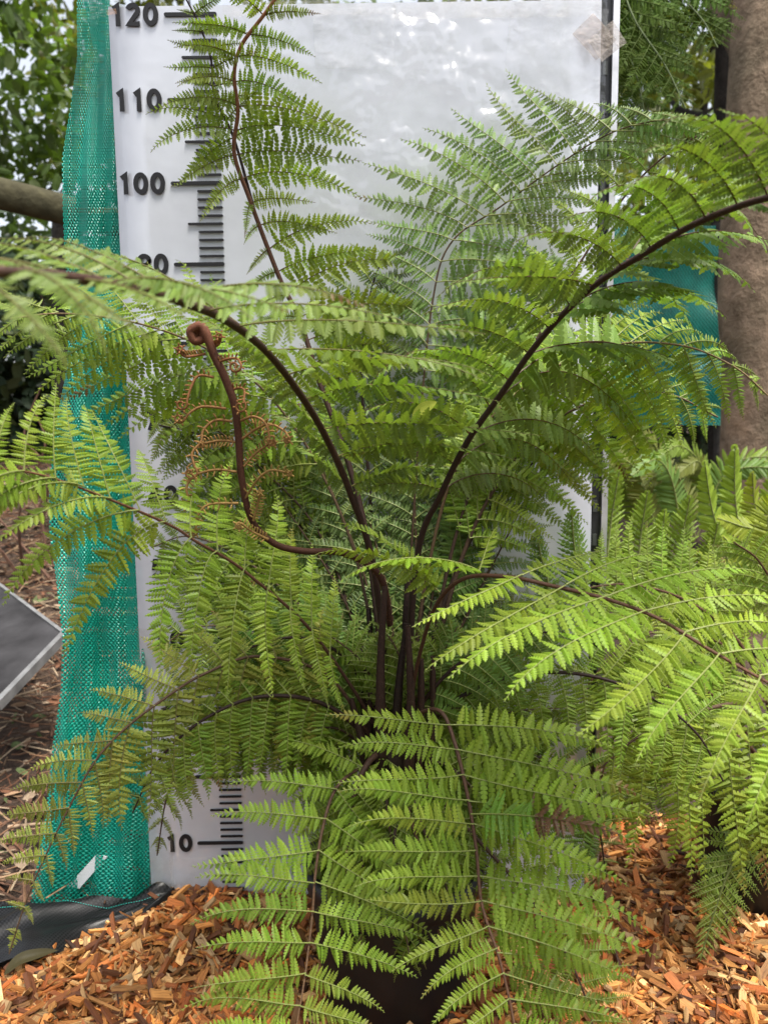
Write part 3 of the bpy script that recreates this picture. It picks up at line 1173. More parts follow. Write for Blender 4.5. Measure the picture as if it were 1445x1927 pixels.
# 2 frond arching to the left towards the camera, seen from below
frond(fern, [(738, 1380, .85), (705, 1080, .83), (660, 930, .80), (612, 820, .76), (560, 735, .70), (500, 660, .63), (430, 605, .56), (350, 570, .49), (250, 542, .43), (130, 522, .38), (0, 512, .345), (-90, 520, .33)],
      K((660, 930, 560, 850, .92), (612, 820, 430, 700, .80), (585, 775, 360, 600, .74), (550, 722, 330, 560, .70), (500, 660, 220, 500, .64), (430, 605, 120, 475, .56), (350, 570, 40, 465, .50), (250, 542, -60, 465, .44), (130, 522, -160, 475, .38), (-90, 520, -300, 520, .30)),
      K((660, 930, 880, 880, .82), (625, 845, 1020, 880, .74), (600, 800, 1020, 800, .71), (560, 735, 935, 735, .66), (500, 660, 930, 705, .58), (440, 612, 900, 640, .53), (350, 570, 730, 600, .45), (250, 542, 500, 600, .39), (130, 522, 330, 610, .345), (0, 512, 170, 690, .30), (-90, 520, 60, 720, .28)),
      n=15, col=np.array([.168, .240, .050]), r0=.0042, r1=.0027, wf=1.15, tw0=.45, faces=[(.0, (0, 1, .75)), (.42, (0, 1, .75)), (.62, (.2, -.5, .8)), (1, (.2, -.5, .8))], N1=(.1, -.7, .75), nmix=.7, ratio=.115, arch=.08, stalk=DARK, stalk2=(.055, .024, .013), costa=(.18, .16, .055), npin=24, teeth=6,
      label='frond arching left towards the camera showing its olive underside')

# 3 frond arching to the upper right, seen from below
frond(fern, [(760, 1380, .85), (785, 1050, .83), (830, 930, .80), (880, 830, .77), (940, 745, .74), (1000, 660, .71), (1060, 590, .68), (1130, 528, .65), (1210, 478, .62), (1290, 430, .59), (1370, 395, .56), (1445, 372, .535), (1560, 350, .50)],
      K((830, 930, 640, 935, .80), (880, 830, 640, 820, .76), (940, 745, 720, 700, .72), (1000, 660, 800, 620, .68), (1050, 605, 800, 575, .65), (1120, 535, 850, 545, .60), (1215, 475, 1030, 440, .57), (1325, 416, 1170, 360, .53), (1440, 372, 1240, 240, .50), (1560, 350, 1420, 200, .48)),
      K((830, 930, 1010, 960, .86), (880, 830, 1130, 880, .86), (940, 745, 1230, 790, .85), (1000, 660, 1290, 680, .83), (1060, 590, 1340, 600, .81), (1130, 528, 1440, 540, .77), (1210, 478, 1460, 450, .71), (1290, 430, 1480, 430, .66), (1560, 350, 1700, 360, .55)),
      n=16, col=np.array([.172, .255, .052]), r0=.0040, r1=.0023, wf=1.15, tw0=.5, face=(0, 1, .8), N1=(.1, -.6, .8), faceR=(.2, -.7, .8), nmix=.55, ratio=.15, arch=.22, stalk=DARK, stalk2=(.038, .017, .010), costa=COSTA_B, npin=22, teeth=6,
      label='frond arching to the upper right on a thick dark stalk')

# 4 frond flat against the right of the board
frond(fern, [(755, 1380, .88), (770, 1100, .905), (790, 800, .925), (815, 560, .935), (850, 455, .935), (940, 390, .935), (1050, 310, .915), (1150, 250, .885), (1250, 225, .85), (1345, 228, .81)],
      K((790, 700, 660, 610, .965), (815, 560, 690, 490, .965), (850, 455, 680, 405, .97), (905, 412, 660, 338, .965), (950, 383, 770, 262, .97), (985, 358, 795, 243, .97), (1040, 316, 915, 153, .97), (1090, 283, 956, 140, .965), (1150, 250, 1060, 190, .93), (1250, 225, 1190, 205, .88), (1345, 228, 1330, 222, .82)),
      K((790, 700, 1000, 760, .95), (815, 560, 1060, 600, .94), (850, 455, 1100, 505, .93), (905, 412, 1120, 430, .92), (950, 383, 1150, 395, .91), (985, 358, 1180, 350, .90), (1040, 316, 1220, 320, .88), (1090, 283, 1270, 290, .86), (1150, 250, 1330, 265, .84), (1345, 228, 1370, 240, .80)),
      n=20, col=GREY * 1.35, r0=.0019, r1=.0006, lift=2.6, face=(0, -1, .5), nmix=.45, ratio=.135, arch=.05, stalk=DARK, stalk2=(.10, .06, .025), costa=(.22, .24, .09), npin=22, teeth=5,
      label='pale grey green frond lying close to the right side of the white board')

# 5 frond drooping to the right
frond(fern, [(760, 1380, .87), (800, 1100, .885), (850, 900, .885), (930, 780, .87), (1030, 700, .85), (1150, 650, .82), (1280, 650, .79), (1380, 690, .765), (1445, 745, .75)],
      K((850, 900, 830, 740, .94), (930, 780, 960, 620, .93), (1030, 700, 1110, 580, .91), (1150, 650, 1270, 590, .87), (1280, 650, 1370, 655, .82), (1380, 690, 1430, 715, .78)),
      K((850, 900, 1010, 985, .93), (930, 780, 1150, 910, .91), (1030, 700, 1210, 930, .88), (1100, 670, 1240, 890, .86), (1180, 648, 1290, 812, .83), (1280, 650, 1345, 808, .80), (1380, 690, 1400, 792, .77), (1445, 745, 1450, 760, .75)),
      n=15, col=GREEN * 1.3, r0=.0026, r1=.0008, lift=1.5, ratio=.135, arch=.10, stalk=DARK, stalk2=(.18, .12, .05), npin=22,
      label='light green frond whose leaflets droop at the right edge of the board')

# 6 shorter dark frond behind it
frond(fern, [(770, 1380, .87), (830, 1150, .905), (900, 990, .925), (980, 890, .93), (1060, 840, .92), (1150, 825, .91)],
      K((830, 1120, 800, 960, .95), (900, 990, 880, 820, .955), (980, 890, 1000, 740, .955), (1060, 840, 1110, 740, .94), (1150, 825, 1190, 790, .92)),
      K((830, 1120, 930, 1080, .95), (900, 990, 965, 1010, .955), (940, 930, 1060, 960, .955), (980, 890, 1120, 905, .95), (1060, 840, 1150, 890, .94), (1150, 825, 1180, 850, .91)),
      n=12, col=DEEP * 1.2, r0=.0032, r1=.0009, face=(0, -1, .5), nmix=.3, ratio=.135, arch=.06, stalk=DARK, npin=20)

# 7 frond reaching left, leaflets hanging below
frond(fern, [(725, 1400, .84), (660, 1290, .82), (575, 1175, .785), (475, 1087, .745), (428, 1052, .725), (368, 1018, .70), (320, 988, .68), (200, 937, .63), (75, 893, .58), (-60, 875, .53)],
      K((620, 1235, 640, 1090, .86), (475, 1087, 500, 900, .83), (368, 1018, 400, 860, .80), (320, 985, 285, 860, .76), (262, 960, 170, 778, .71), (175, 924, 136, 752, .67), (85, 897, 118, 715, .63), (-20, 880, 30, 760, .58), (-60, 875, -60, 780, .55)),
      K((620, 1235, 660, 1350, .78), (525, 1130, 562, 1295, .735), (475, 1087, 466, 1345, .70), (428, 1052, 376, 1295, .675), (368, 1018, 302, 1275, .655), (320, 988, 125, 1252, .62), (262, 960, 0, 1125, .575), (195, 936, -10, 1000, .55), (75, 893, -130, 1010, .50), (-60, 875, -260, 950, .47)),
      n=14, col=BRIGHT * .95, r0=.0022, r1=.0007, face=(0, -1, .9), nmix=.4, lift=2.4, ratio=.135, arch=.11, stalk=DARK, stalk2=(.16, .07, .035), npin=24, teeth=6,
      label='bright frond reaching left with long leaflets hanging from it')

# 8 frond behind, upper left
frond(fern, [(720, 1300, .88), (670, 1050, .90), (600, 880, .91), (520, 760, .90), (430, 680, .87), (330, 630, .83), (220, 600, .78), (110, 590, .73), (20, 600, .69)],
      K((600, 880, 640, 720, .95), (520, 760, 500, 600, .95), (430, 680, 370, 500, .92), (330, 630, 240, 495, .88), (220, 600, 100, 520, .82), (110, 590, 0, 535, .75), (20, 600, -60, 580, .70)),
      K((600, 880, 420, 930, .93), (520, 760, 225, 830, .89), (430, 680, 135, 770, .85), (330, 630, 75, 735, .79), (220, 600, 45, 705, .73), (110, 590, -10, 660, .70), (20, 600, -60, 640, .68)),
      n=14, col=GREEN * 1.2, r0=.0022, r1=.0007, lift=1.5, face=(0, -1, .8), nmix=.4, ratio=.135, arch=.10, stalk=DARK, stalk2=(.16, .11, .05), npin=22,
      label='frond in the upper left reaching past the green net')

# 9 old frond drooping at the lower left
frond(fern, [(705, 1400, .84), (620, 1275, .82), (490, 1235, .79), (385, 1268, .76), (305, 1318, .735), (235, 1372, .715), (180, 1432, .70), (128, 1525, .685), (75, 1635, .675), (45, 1710, .670), (18, 1795, .665)],
      K((620, 1275, 610, 1140, .87), (490, 1235, 430, 1130, .83), (385, 1268, 280, 1185, .80), (305, 1318, 180, 1285, .75), (225, 1380, 108, 1388, .72), (165, 1455, 30, 1465, .70), (140, 1500, 3, 1515, .69), (105, 1570, -5, 1590, .68), (75, 1635, 8, 1645, .675), (45, 1710, 12, 1700, .67), (18, 1795, 14, 1800, .665)),
      K((620, 1275, 570, 1440, .80), (490, 1235, 440, 1455, .775), (430, 1250, 398, 1475, .76), (360, 1285, 342, 1505, .745), (290, 1328, 268, 1545, .725), (235, 1372, 215, 1560, .71), (180, 1432, 196, 1555, .70), (128, 1525, 142, 1610, .685), (90, 1605, 105, 1665, .675), (45, 1710, 60, 1745, .668), (18, 1795, 22, 1800, .665)),
      n=18, col=np.array([.285, .315, .060]), r0=.0022, r1=.0006, lift=1.2, face=(0, -1, .8), nmix=.3, ratio=.19, arch=.05, stalk=(.06, .03, .018), stalk2=(.10, .06, .03), npin=18, costa=(.24, .22, .08),
      label='older yellow green frond drooping in front of the green net')

# 10 frond coming forward at the bottom left
frond(fern, [(725, 1450, .83), (680, 1445, .80), (632, 1485, .765), (607, 1560, .735), (593, 1650, .71), (588, 1720, .695), (575, 1830, .67), (560, 1920, .65), (546, 2000, .635)],
      K((680, 1445, 500, 1385, .79), (632, 1485, 420, 1460, .75), (607, 1560, 370, 1580, .705), (592, 1665, 352, 1690, .665), (575, 1830, 335, 1850, .625), (560, 1920, 340, 1920, .61), (546, 2000, 400, 2000, .60)),
      K((680, 1445, 720, 1590, .77), (632, 1485, 770, 1640, .74), (607, 1560, 800, 1680, .71), (592, 1660, 825, 1770, .68), (582, 1770, 790, 1815, .655), (575, 1830, 730, 1905, .64), (546, 2000, 680, 2030, .60)),
      n=10, col=GREEN * 1.25, r0=.0021, r1=.0007, jit=.055, lift=2.6, ratio=.14, arch=.07, stalk=(.05, .025, .015), stalk2=(.14, .08, .04), npin=22, teeth=6,
      label='frond coming forward low at the left over the wood chips')

# 11 frond coming forward in the middle
b11 = frond(fern, [(752, 1420, .84), (768, 1362, .81), (800, 1338, .78), (832, 1342, .757), (856, 1400, .735), (880, 1500, .71), (896, 1600, .69), (906, 1700, .67), (938, 1800, .645), (958, 1880, .63), (975, 1970, .612)],
      K((785, 1345, 515, 1290, .76), (832, 1342, 640, 1330, .74), (856, 1400, 630, 1400, .72), (870, 1460, 618, 1440, .695), (888, 1540, 652, 1530, .665), (897, 1605, 648, 1625, .645), (906, 1695, 690, 1720, .625), (920, 1755, 755, 1862, .61), (938, 1800, 772, 1905, .60), (958, 1880, 850, 1965, .595), (975, 1970, 900, 2020, .59)),
      K((785, 1345, 1010, 1280, .79), (832, 1342, 1165, 1355, .75), (856, 1400, 1195, 1450, .725), (872, 1468, 1200, 1545, .70), (896, 1600, 1225, 1735, .67), (906, 1690, 1215, 1800, .655), (938, 1800, 1180, 1890, .63), (955, 1870, 1190, 1912, .61), (975, 1970, 1120, 2010, .60)),
      n=13, col=BRIGHT * .85, r0=.0024, r1=.0011, jit=.055, ratio=.13, lift=.9, arch=.07, stalk=(.050, .024, .014), stalk2=(.11, .055, .03), npin=24, teeth=6, start=.20, skip=((1, 5),),
      label='frond coming straight forward over the pot on a reddish stalk')
# its one dead brown leaflet
g = Geo()
pb_ = P(886, 1532, .69)
pinna(g, pb_, P(1168, 1572, .60), nrm(np.array([0, -.6, .8])), np.array([.16, .30, .035]) * .8, COSTA_G, 22, .15, 6, .05)
v = np.concatenate(g.v)
c = np.concatenate(g.c)
dead = v[:, 0] > P(1000, 1548, .66)[0]
c[dead] = np.array([.105, .055, .030]) * RNG.uniform(.7, 1.3, (dead.sum(), 1))
k_ = 0
for i_ in range(len(g.c)):
    q = len(g.c[i_])
    g.c[i_] = c[k_:k_ + q]
    k_ += q
o = g.build('leaflet', M_LEAF, b11)
o['label'] = 'leaflet with a dead brown outer half'

# 12 bright frond coming forward at the right
frond(fern, [(770, 1330, .83), (790, 1230, .79), (820, 1140, .745), (870, 1090, .71), (950, 1085, .675), (1050, 1105, .65), (1150, 1130, .63), (1240, 1165, .61), (1330, 1220, .59), (1445, 1285, .57), (1560, 1345, .55)],
      K((830, 1125, 575, 1030, .70), (900, 1085, 638, 1105, .655), (950, 1085, 765, 1150, .625), (1060, 1107, 800, 1255, .585), (1150, 1130, 856, 1292, .555), (1250, 1170, 1000, 1340, .535), (1350, 1230, 1188, 1440, .515), (1440, 1283, 1335, 1528, .50), (1560, 1345, 1490, 1600, .48)),
      K((830, 1125, 608, 963, .72), (870, 1090, 760, 985, .74), (910, 1085, 950, 985, .76), (980, 1090, 1130, 1030, .74), (1060, 1107, 1260, 1050, .71), (1150, 1130, 1445, 1085, .66), (1240, 1165, 1490, 1140, .63), (1350, 1230, 1560, 1240, .60), (1560, 1345, 1700, 1340, .55)),
      n=10, col=BRIGHT * 1.15, r0=.0024, r1=.0011, lift=2.2, face=(0, -.6, 1), ratio=.135, arch=.09, stalk=(.05, .022, .013), stalk2=(.12, .055, .028), npin=24, teeth=6, costa=(.36, .40, .13),
      label='brightest frond coming forward at the right with arching leaflets')

# 13.. filling fronds of the same plant
frond(fern, [(775, 1390, .85), (870, 1310, .835), (980, 1270, .82), (1100, 1270, .80), (1220, 1310, .785), (1310, 1380, .77), (1360, 1470, .76)],
      K((870, 1310, 870, 1190, .86), (980, 1270, 1040, 1140, .85), (1100, 1270, 1200, 1150, .83), (1220, 1310, 1330, 1210, .80), (1310, 1380, 1390, 1330, .78), (1360, 1470, 1390, 1460, .76)),
      K((870, 1310, 930, 1410, .82), (980, 1270, 1010, 1420, .80), (1100, 1270, 1110, 1440, .78), (1220, 1310, 1200, 1470, .765), (1310, 1380, 1270, 1510, .76), (1360, 1470, 1345, 1520, .755)),
      n=13, col=GREEN * 1.1, r0=.0032, r1=.0009, ratio=.135, arch=.07, stalk=DARK, npin=22)
frond(fern, [(775, 1410, .86), (860, 1390, .87), (960, 1405, .875), (1060, 1455, .87), (1120, 1540, .86), (1140, 1650, .85)],
      K((860, 1390, 900, 1270, .89), (960, 1405, 1040, 1300, .89), (1060, 1455, 1170, 1410, .88), (1120, 1540, 1200, 1530, .86), (1140, 1650, 1150, 1665, .85)),
      K((860, 1390, 850, 1530, .85), (960, 1405, 960, 1600, .85), (1060, 1455, 1040, 1650, .85), (1120, 1540, 1090, 1680, .845), (1140, 1650, 1135, 1670, .845)),
      n=12, col=DEEP * 1.2, r0=.0032, r1=.0009, ratio=.135, arch=.06, stalk=DARK, npin=20)
frond(fern, [(780, 1450, .84), (880, 1560, .80), (980, 1670, .765), (1050, 1770, .735), (1095, 1860, .715), (1120, 1950, .70)],
      K((880, 1560, 1000, 1500, .80), (980, 1670, 1140, 1660, .77), (1050, 1770, 1180, 1770, .74), (1095, 1860, 1195, 1850, .715), (1120, 1950, 1180, 1960, .70)),
      K((880, 1560, 860, 1700, .77), (980, 1670, 930, 1800, .75), (1050, 1770, 1010, 1880, .72), (1095, 1860, 1040, 1950, .70), (1120, 1950, 1090, 2000, .69)),
      n=13, col=GREEN * 1.05, r0=.0028, r1=.0008, ratio=.135, arch=.05, stalk=(.05, .025, .015), npin=20)
frond(fern, [(745, 1450, .82), (770, 1530, .785), (795, 1620, .765), (812, 1700, .75), (832, 1785, .738)],
      K((770, 1530, 680, 1560, .78), (795, 1620, 710, 1690, .755), (812, 1700, 760, 1770, .745), (832, 1785, 825, 1800, .738)),
      K((770, 1530, 860, 1560, .78), (795, 1620, 870, 1680, .765), (812, 1700, 860, 1740, .75), (832, 1785, 850, 1790, .738)),
      n=11, col=YELL * .8, r0=.003, r1=.0008, ratio=.135, arch=.04, stalk=(.08, .04, .02), npin=14, label='small yellowing frond hanging over the pot')
frond(fern, [(728, 1350, .895), (705, 1050, .945), (690, 850, .96), (680, 680, .965), (700, 540, .965), (730, 470, .96)],
      K((705, 1050, 560, 1000, .965), (690, 850, 540, 770, .97), (680, 680, 570, 590, .97), (700, 540, 620, 470, .97), (730, 470, 700, 440, .965)),
      K((705, 1050, 850, 1010, .965), (690, 850, 850, 800, .97), (680, 680, 820, 620, .97), (700, 540, 800, 500, .97), (730, 470, 780, 450, .965)),
      n=15, col=GREY * .95, r0=.0034, r1=.0009, face=(0, -1, .5), nmix=.5, ratio=.17, arch=.05, stalk=DARK, npin=20)
frond(fern, [(720, 1360, .89), (650, 1130, .93), (545, 960, .955), (455, 870, .955), (380, 820, .945), (300, 800, .93)],
      K((650, 1130, 660, 960, .965), (545, 960, 560, 800, .97), (455, 870, 440, 740, .965), (380, 820, 340, 720, .95), (300, 800, 270, 790, .935)),
      K((650, 1130, 500, 1190, .95), (545, 960, 390, 1010, .955), (455, 870, 320, 930, .95), (380, 820, 290, 880, .945), (300, 800, 265, 815, .93)),
      n=14, col=GREY * .95, r0=.0034, r1=.0009, face=(0, -1, .5), nmix=.45, ratio=.135, arch=.05, stalk=DARK, npin=20)
frond(fern, [(725, 1410, .88), (650, 1340, .89), (560, 1320, .885), (460, 1330, .87), (375, 1390, .855), (318, 1490, .845), (296, 1610, .84)],
      K((650, 1340, 600, 1220, .91), (560, 1320, 480, 1230, .91), (460, 1350, 360, 1330, .88), (375, 1390, 310, 1410, .86), (318, 1490, 262, 1545, .845), (296, 1610, 292, 1615, .84)),
      K((650, 1340, 620, 1480, .87), (560, 1320, 530, 1460, .865), (460, 1350, 470, 1480, .86), (375, 1390, 420, 1490, .85), (318, 1490, 345, 1555, .845), (296, 1610, 302, 1618, .84)),
      n=14, col=OLIVE, r0=.0026, r1=.0007, ratio=.135, arch=.05, stalk=(.05, .025, .015), npin=18)
frond(fern, [(765, 1350, .895), (815, 1020, .94), (880, 800, .955), (950, 650, .955), (1030, 550, .95), (1090, 500, .94)],
      K((815, 1020, 720, 900, .965), (880, 800, 780, 660, .97), (950, 650, 870, 520, .97), (1030, 550, 980, 450, .965), (1090, 500, 1080, 470, .95)),
      K((815, 1020, 950, 1010, .96), (880, 800, 1050, 810, .96), (950, 650, 1110, 680, .955), (1030, 550, 1120, 580, .95), (1090, 500, 1120, 510, .94)),
      n=15, col=GREY, r0=.0034, r1=.0009, face=(0, -1, .5), nmix=.5, ratio=.135, arch=.05, stalk=DARK, npin=20)
frond(fern, [(730, 1400, .86), (690, 1300, .86), (640, 1230, .85), (560, 1200, .83), (470, 1220, .81), (400, 1280, .80)],
      K((690, 1300, 700, 1160, .90), (640, 1230, 640, 1100, .89), (560, 1200, 520, 1080, .87), (470, 1220, 400, 1140, .83), (400, 1280, 370, 1270, .80)),
      K((690, 1300, 600, 1370, .83), (640, 1230, 560, 1380, .82), (560, 1200, 490, 1370, .80), (470, 1220, 430, 1340, .80), (400, 1280, 390, 1310, .80)),
      n=13, col=DEEP * 1.15, r0=.0030, r1=.0008, ratio=.135, arch=.07, stalk=DARK, npin=20)
frond(fern, [(735, 1440, .84), (715, 1420, .82), (690, 1440, .795), (665, 1500, .775), (655, 1580, .76), (650, 1670, .75)],
      K((715, 1420, 600, 1380, .82), (690, 1440, 540, 1480, .78), (665, 1500, 540, 1570, .76), (650, 1670, 640, 1680, .75)),
      K((715, 1420, 800, 1470, .80), (690, 1440, 790, 1560, .78), (665, 1500, 760, 1620, .76), (650, 1670, 665, 1680, .75)),
      n=10, col=GREEN, r0=.004, r1=.001, ratio=.17, arch=.06, stalk=(.05, .025, .015), npin=20)
frond(fern, [(755, 1400, .85), (790, 1330, .84), (850, 1260, .83), (930, 1210, .82), (1020, 1190, .81), (1110, 1200, .80)],
      K((790, 1330, 760, 1210, .87), (850, 1260, 850, 1130, .86), (930, 1210, 960, 1100, .84), (1020, 1190, 1080, 1110, .82), (1110, 1200, 1150, 1180, .80)),
      K((790, 1330, 900, 1360, .81), (850, 1260, 950, 1340, .80), (930, 1210, 1010, 1310, .79), (1020, 1190, 1080, 1280, .79), (1110, 1200, 1150, 1230, .80)),
      n=12, col=DEEP * 1.2, r0=.0030, r1=.0008, ratio=.135, arch=.07, stalk=DARK, npin=20)

frond(fern, [(790, 1350, .88), (860, 1000, .905), (980, 700, .905), (1100, 480, .895), (1200, 340, .875), (1300, 262, .85), (1400, 235, .83)],
      K((860, 1000, 800, 820, .95), (980, 700, 900, 560, .95), (1100, 480, 1000, 400, .93), (1200, 340, 1120, 290, .89), (1300, 262, 1250, 215, .86), (1400, 235, 1400, 215, .83)),
      K((860, 1000, 1000, 960, .93), (980, 700, 1150, 720, .92), (1100, 480, 1260, 520, .90), (1200, 340, 1340, 390, .88), (1300, 262, 1390, 310, .85), (1400, 235, 1420, 250, .83)),
      n=18, col=GREEN * 1.25, r0=.0026, r1=.0008, lift=1.6, face=(0, -1, .6), nmix=.45, ratio=.135, arch=.07, stalk=DARK, stalk2=(.10, .06, .03), npin=22)
frond(fern, [(780, 1380, .88), (880, 1020, .90), (1000, 830, .90), (1130, 750, .885), (1250, 740, .87), (1350, 785, .85)],
      K((880, 1020, 860, 860, .94), (1000, 830, 1040, 680, .93), (1130, 750, 1220, 650, .90), (1250, 740, 1330, 720, .88), (1350, 785, 1370, 790, .85)),
      K((880, 1020, 1010, 1060, .91), (1000, 830, 1130, 960, .90), (1130, 750, 1200, 890, .88), (1250, 740, 1290, 850, .86), (1350, 785, 1350, 830, .85)),
      n=15, col=GREEN * 1.3, r0=.0034, r1=.0009, lift=1.2, ratio=.14, arch=.08, stalk=DARK, stalk2=(.10, .06, .03), npin=22)
frond(fern, [(725, 1420, .85), (620, 1330, .81), (500, 1310, .78), (390, 1350, .755), (300, 1430, .74), (250, 1530, .735)],
      K((620, 1330, 560, 1210, .83), (500, 1310, 420, 1210, .80), (390, 1350, 300, 1270, .77), (300, 1430, 215, 1410, .745), (250, 1530, 225, 1540, .735)),
      K((620, 1330, 600, 1470, .79), (500, 1310, 480, 1470, .765), (390, 1350, 400, 1500, .75), (300, 1430, 330, 1540, .74), (250, 1530, 262, 1550, .735)),
      n=13, col=GREEN * .95, r0=.0032, r1=.0008, lift=1, ratio=.15, arch=.06, stalk=DARK, npin=20)

for rc_, lf_, rt_, c_ in [
    ([(720, 1380, .89), (600, 1180, .92), (470, 1060, .93), (360, 1010, .925), (285, 1030, .915)],
     [(600, 1180, 590, 1010, .945), (470, 1060, 420, 920, .945), (360, 1010, 300, 920, .93), (285, 1030, 260, 1010, .92)],
     [(600, 1180, 500, 1280, .91), (470, 1060, 400, 1200, .915), (360, 1010, 320, 1140, .915), (285, 1030, 275, 1060, .915)], GREEN),
    ([(720, 1400, .88), (600, 1270, .90), (470, 1190, .91), (370, 1180, .905), (300, 1220, .90)],
     [(600, 1270, 570, 1120, .925), (470, 1190, 420, 1060, .92), (370, 1180, 310, 1090, .91), (300, 1220, 270, 1200, .90)],
     [(600, 1270, 540, 1400, .885), (470, 1190, 440, 1340, .885), (370, 1180, 350, 1310, .89), (300, 1220, 300, 1260, .90)], GREEN * .95),
    ([(715, 1330, .90), (610, 1020, .945), (480, 870, .95), (380, 790, .945), (300, 760, .935)],
     [(610, 1020, 610, 850, .965), (480, 870, 470, 720, .96), (380, 790, 330, 680, .95), (300, 760, 265, 720, .935)],
     [(610, 1020, 480, 1100, .94), (480, 870, 350, 960, .94), (380, 790, 290, 890, .935), (300, 760, 270, 800, .935)], GREEN * 1.05),
    ([(720, 1420, .87), (610, 1390, .87), (510, 1380, .86), (440, 1400, .85), (390, 1450, .845)],
     [(610, 1390, 540, 1290, .89), (510, 1400, 420, 1330, .87), (440, 1400, 360, 1370, .855), (390, 1450, 365, 1455, .845)],
     [(610, 1390, 600, 1520, .85), (510, 1380, 520, 1500, .845), (440, 1400, 440, 1490, .845), (390, 1450, 400, 1475, .845)], GREEN)]:
    frond(fern, rc_, K(*lf_), K(*rt_), n=13, col=c_, r0=.0026, r1=.0008, lift=1.2, face=(0, -1, .6), nmix=.45, ratio=.15, arch=.06, stalk=DARK, stalk2=(.09, .06, .03), npin=20, fuzz=80)

# small inner fronds that close the heart of the plant
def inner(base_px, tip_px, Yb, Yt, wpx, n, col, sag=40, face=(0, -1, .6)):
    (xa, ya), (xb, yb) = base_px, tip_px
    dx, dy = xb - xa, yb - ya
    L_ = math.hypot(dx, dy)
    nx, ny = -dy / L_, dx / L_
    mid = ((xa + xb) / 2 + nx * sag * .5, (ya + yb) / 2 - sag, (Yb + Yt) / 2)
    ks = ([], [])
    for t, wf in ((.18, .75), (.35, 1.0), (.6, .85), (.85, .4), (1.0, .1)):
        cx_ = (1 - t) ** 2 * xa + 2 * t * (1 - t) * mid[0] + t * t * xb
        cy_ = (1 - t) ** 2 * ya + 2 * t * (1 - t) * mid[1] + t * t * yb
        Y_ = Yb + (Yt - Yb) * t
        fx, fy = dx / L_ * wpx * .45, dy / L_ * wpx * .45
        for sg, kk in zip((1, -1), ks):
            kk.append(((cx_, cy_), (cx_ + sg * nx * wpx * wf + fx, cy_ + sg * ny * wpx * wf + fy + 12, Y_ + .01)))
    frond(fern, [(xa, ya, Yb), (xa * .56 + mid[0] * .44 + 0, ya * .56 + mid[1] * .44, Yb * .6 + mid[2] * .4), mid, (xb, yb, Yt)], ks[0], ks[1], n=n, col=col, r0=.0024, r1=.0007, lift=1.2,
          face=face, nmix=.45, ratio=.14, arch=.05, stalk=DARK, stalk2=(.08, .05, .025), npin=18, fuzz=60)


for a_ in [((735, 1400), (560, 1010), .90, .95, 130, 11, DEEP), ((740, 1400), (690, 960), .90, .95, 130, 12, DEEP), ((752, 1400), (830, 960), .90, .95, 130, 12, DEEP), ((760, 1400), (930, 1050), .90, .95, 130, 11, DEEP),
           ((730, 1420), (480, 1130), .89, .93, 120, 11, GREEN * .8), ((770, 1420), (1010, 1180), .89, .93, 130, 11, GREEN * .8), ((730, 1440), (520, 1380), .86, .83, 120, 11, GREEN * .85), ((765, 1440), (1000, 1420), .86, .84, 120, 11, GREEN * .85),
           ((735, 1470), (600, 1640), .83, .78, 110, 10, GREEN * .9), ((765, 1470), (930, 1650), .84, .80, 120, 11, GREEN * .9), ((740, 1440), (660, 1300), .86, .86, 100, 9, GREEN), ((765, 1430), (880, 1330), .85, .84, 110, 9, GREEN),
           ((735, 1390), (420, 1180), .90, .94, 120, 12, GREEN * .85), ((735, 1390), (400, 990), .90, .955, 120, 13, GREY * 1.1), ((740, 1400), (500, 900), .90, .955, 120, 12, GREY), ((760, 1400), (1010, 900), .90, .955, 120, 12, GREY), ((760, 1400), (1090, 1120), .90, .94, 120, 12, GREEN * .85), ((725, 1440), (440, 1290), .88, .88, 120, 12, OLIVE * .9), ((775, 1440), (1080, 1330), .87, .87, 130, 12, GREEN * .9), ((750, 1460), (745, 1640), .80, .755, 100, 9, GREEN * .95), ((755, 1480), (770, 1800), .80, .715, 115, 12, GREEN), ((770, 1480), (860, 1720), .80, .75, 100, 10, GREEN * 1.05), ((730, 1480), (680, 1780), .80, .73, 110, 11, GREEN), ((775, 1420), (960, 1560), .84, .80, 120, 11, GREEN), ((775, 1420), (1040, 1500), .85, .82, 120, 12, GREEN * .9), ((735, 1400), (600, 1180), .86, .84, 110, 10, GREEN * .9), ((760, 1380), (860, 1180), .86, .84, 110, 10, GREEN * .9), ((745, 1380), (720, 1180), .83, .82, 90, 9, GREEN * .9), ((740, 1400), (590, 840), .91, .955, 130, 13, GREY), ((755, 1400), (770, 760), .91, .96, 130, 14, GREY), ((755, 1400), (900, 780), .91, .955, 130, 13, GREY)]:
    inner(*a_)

# ------------------------------------------------------------------ the unrolling young frond
rac = [(735, 1180, .83), (715, 1085, .81), (650, 1042, .785), (570, 1037, .765), (515, 1022, .755), (474, 978, .748), (455, 900, .745), (449, 820, .744), (441, 760, .743), (421, 705, .742), (403, 668, .742)]
cv = catmull([P(*q) for q in rac], 120)
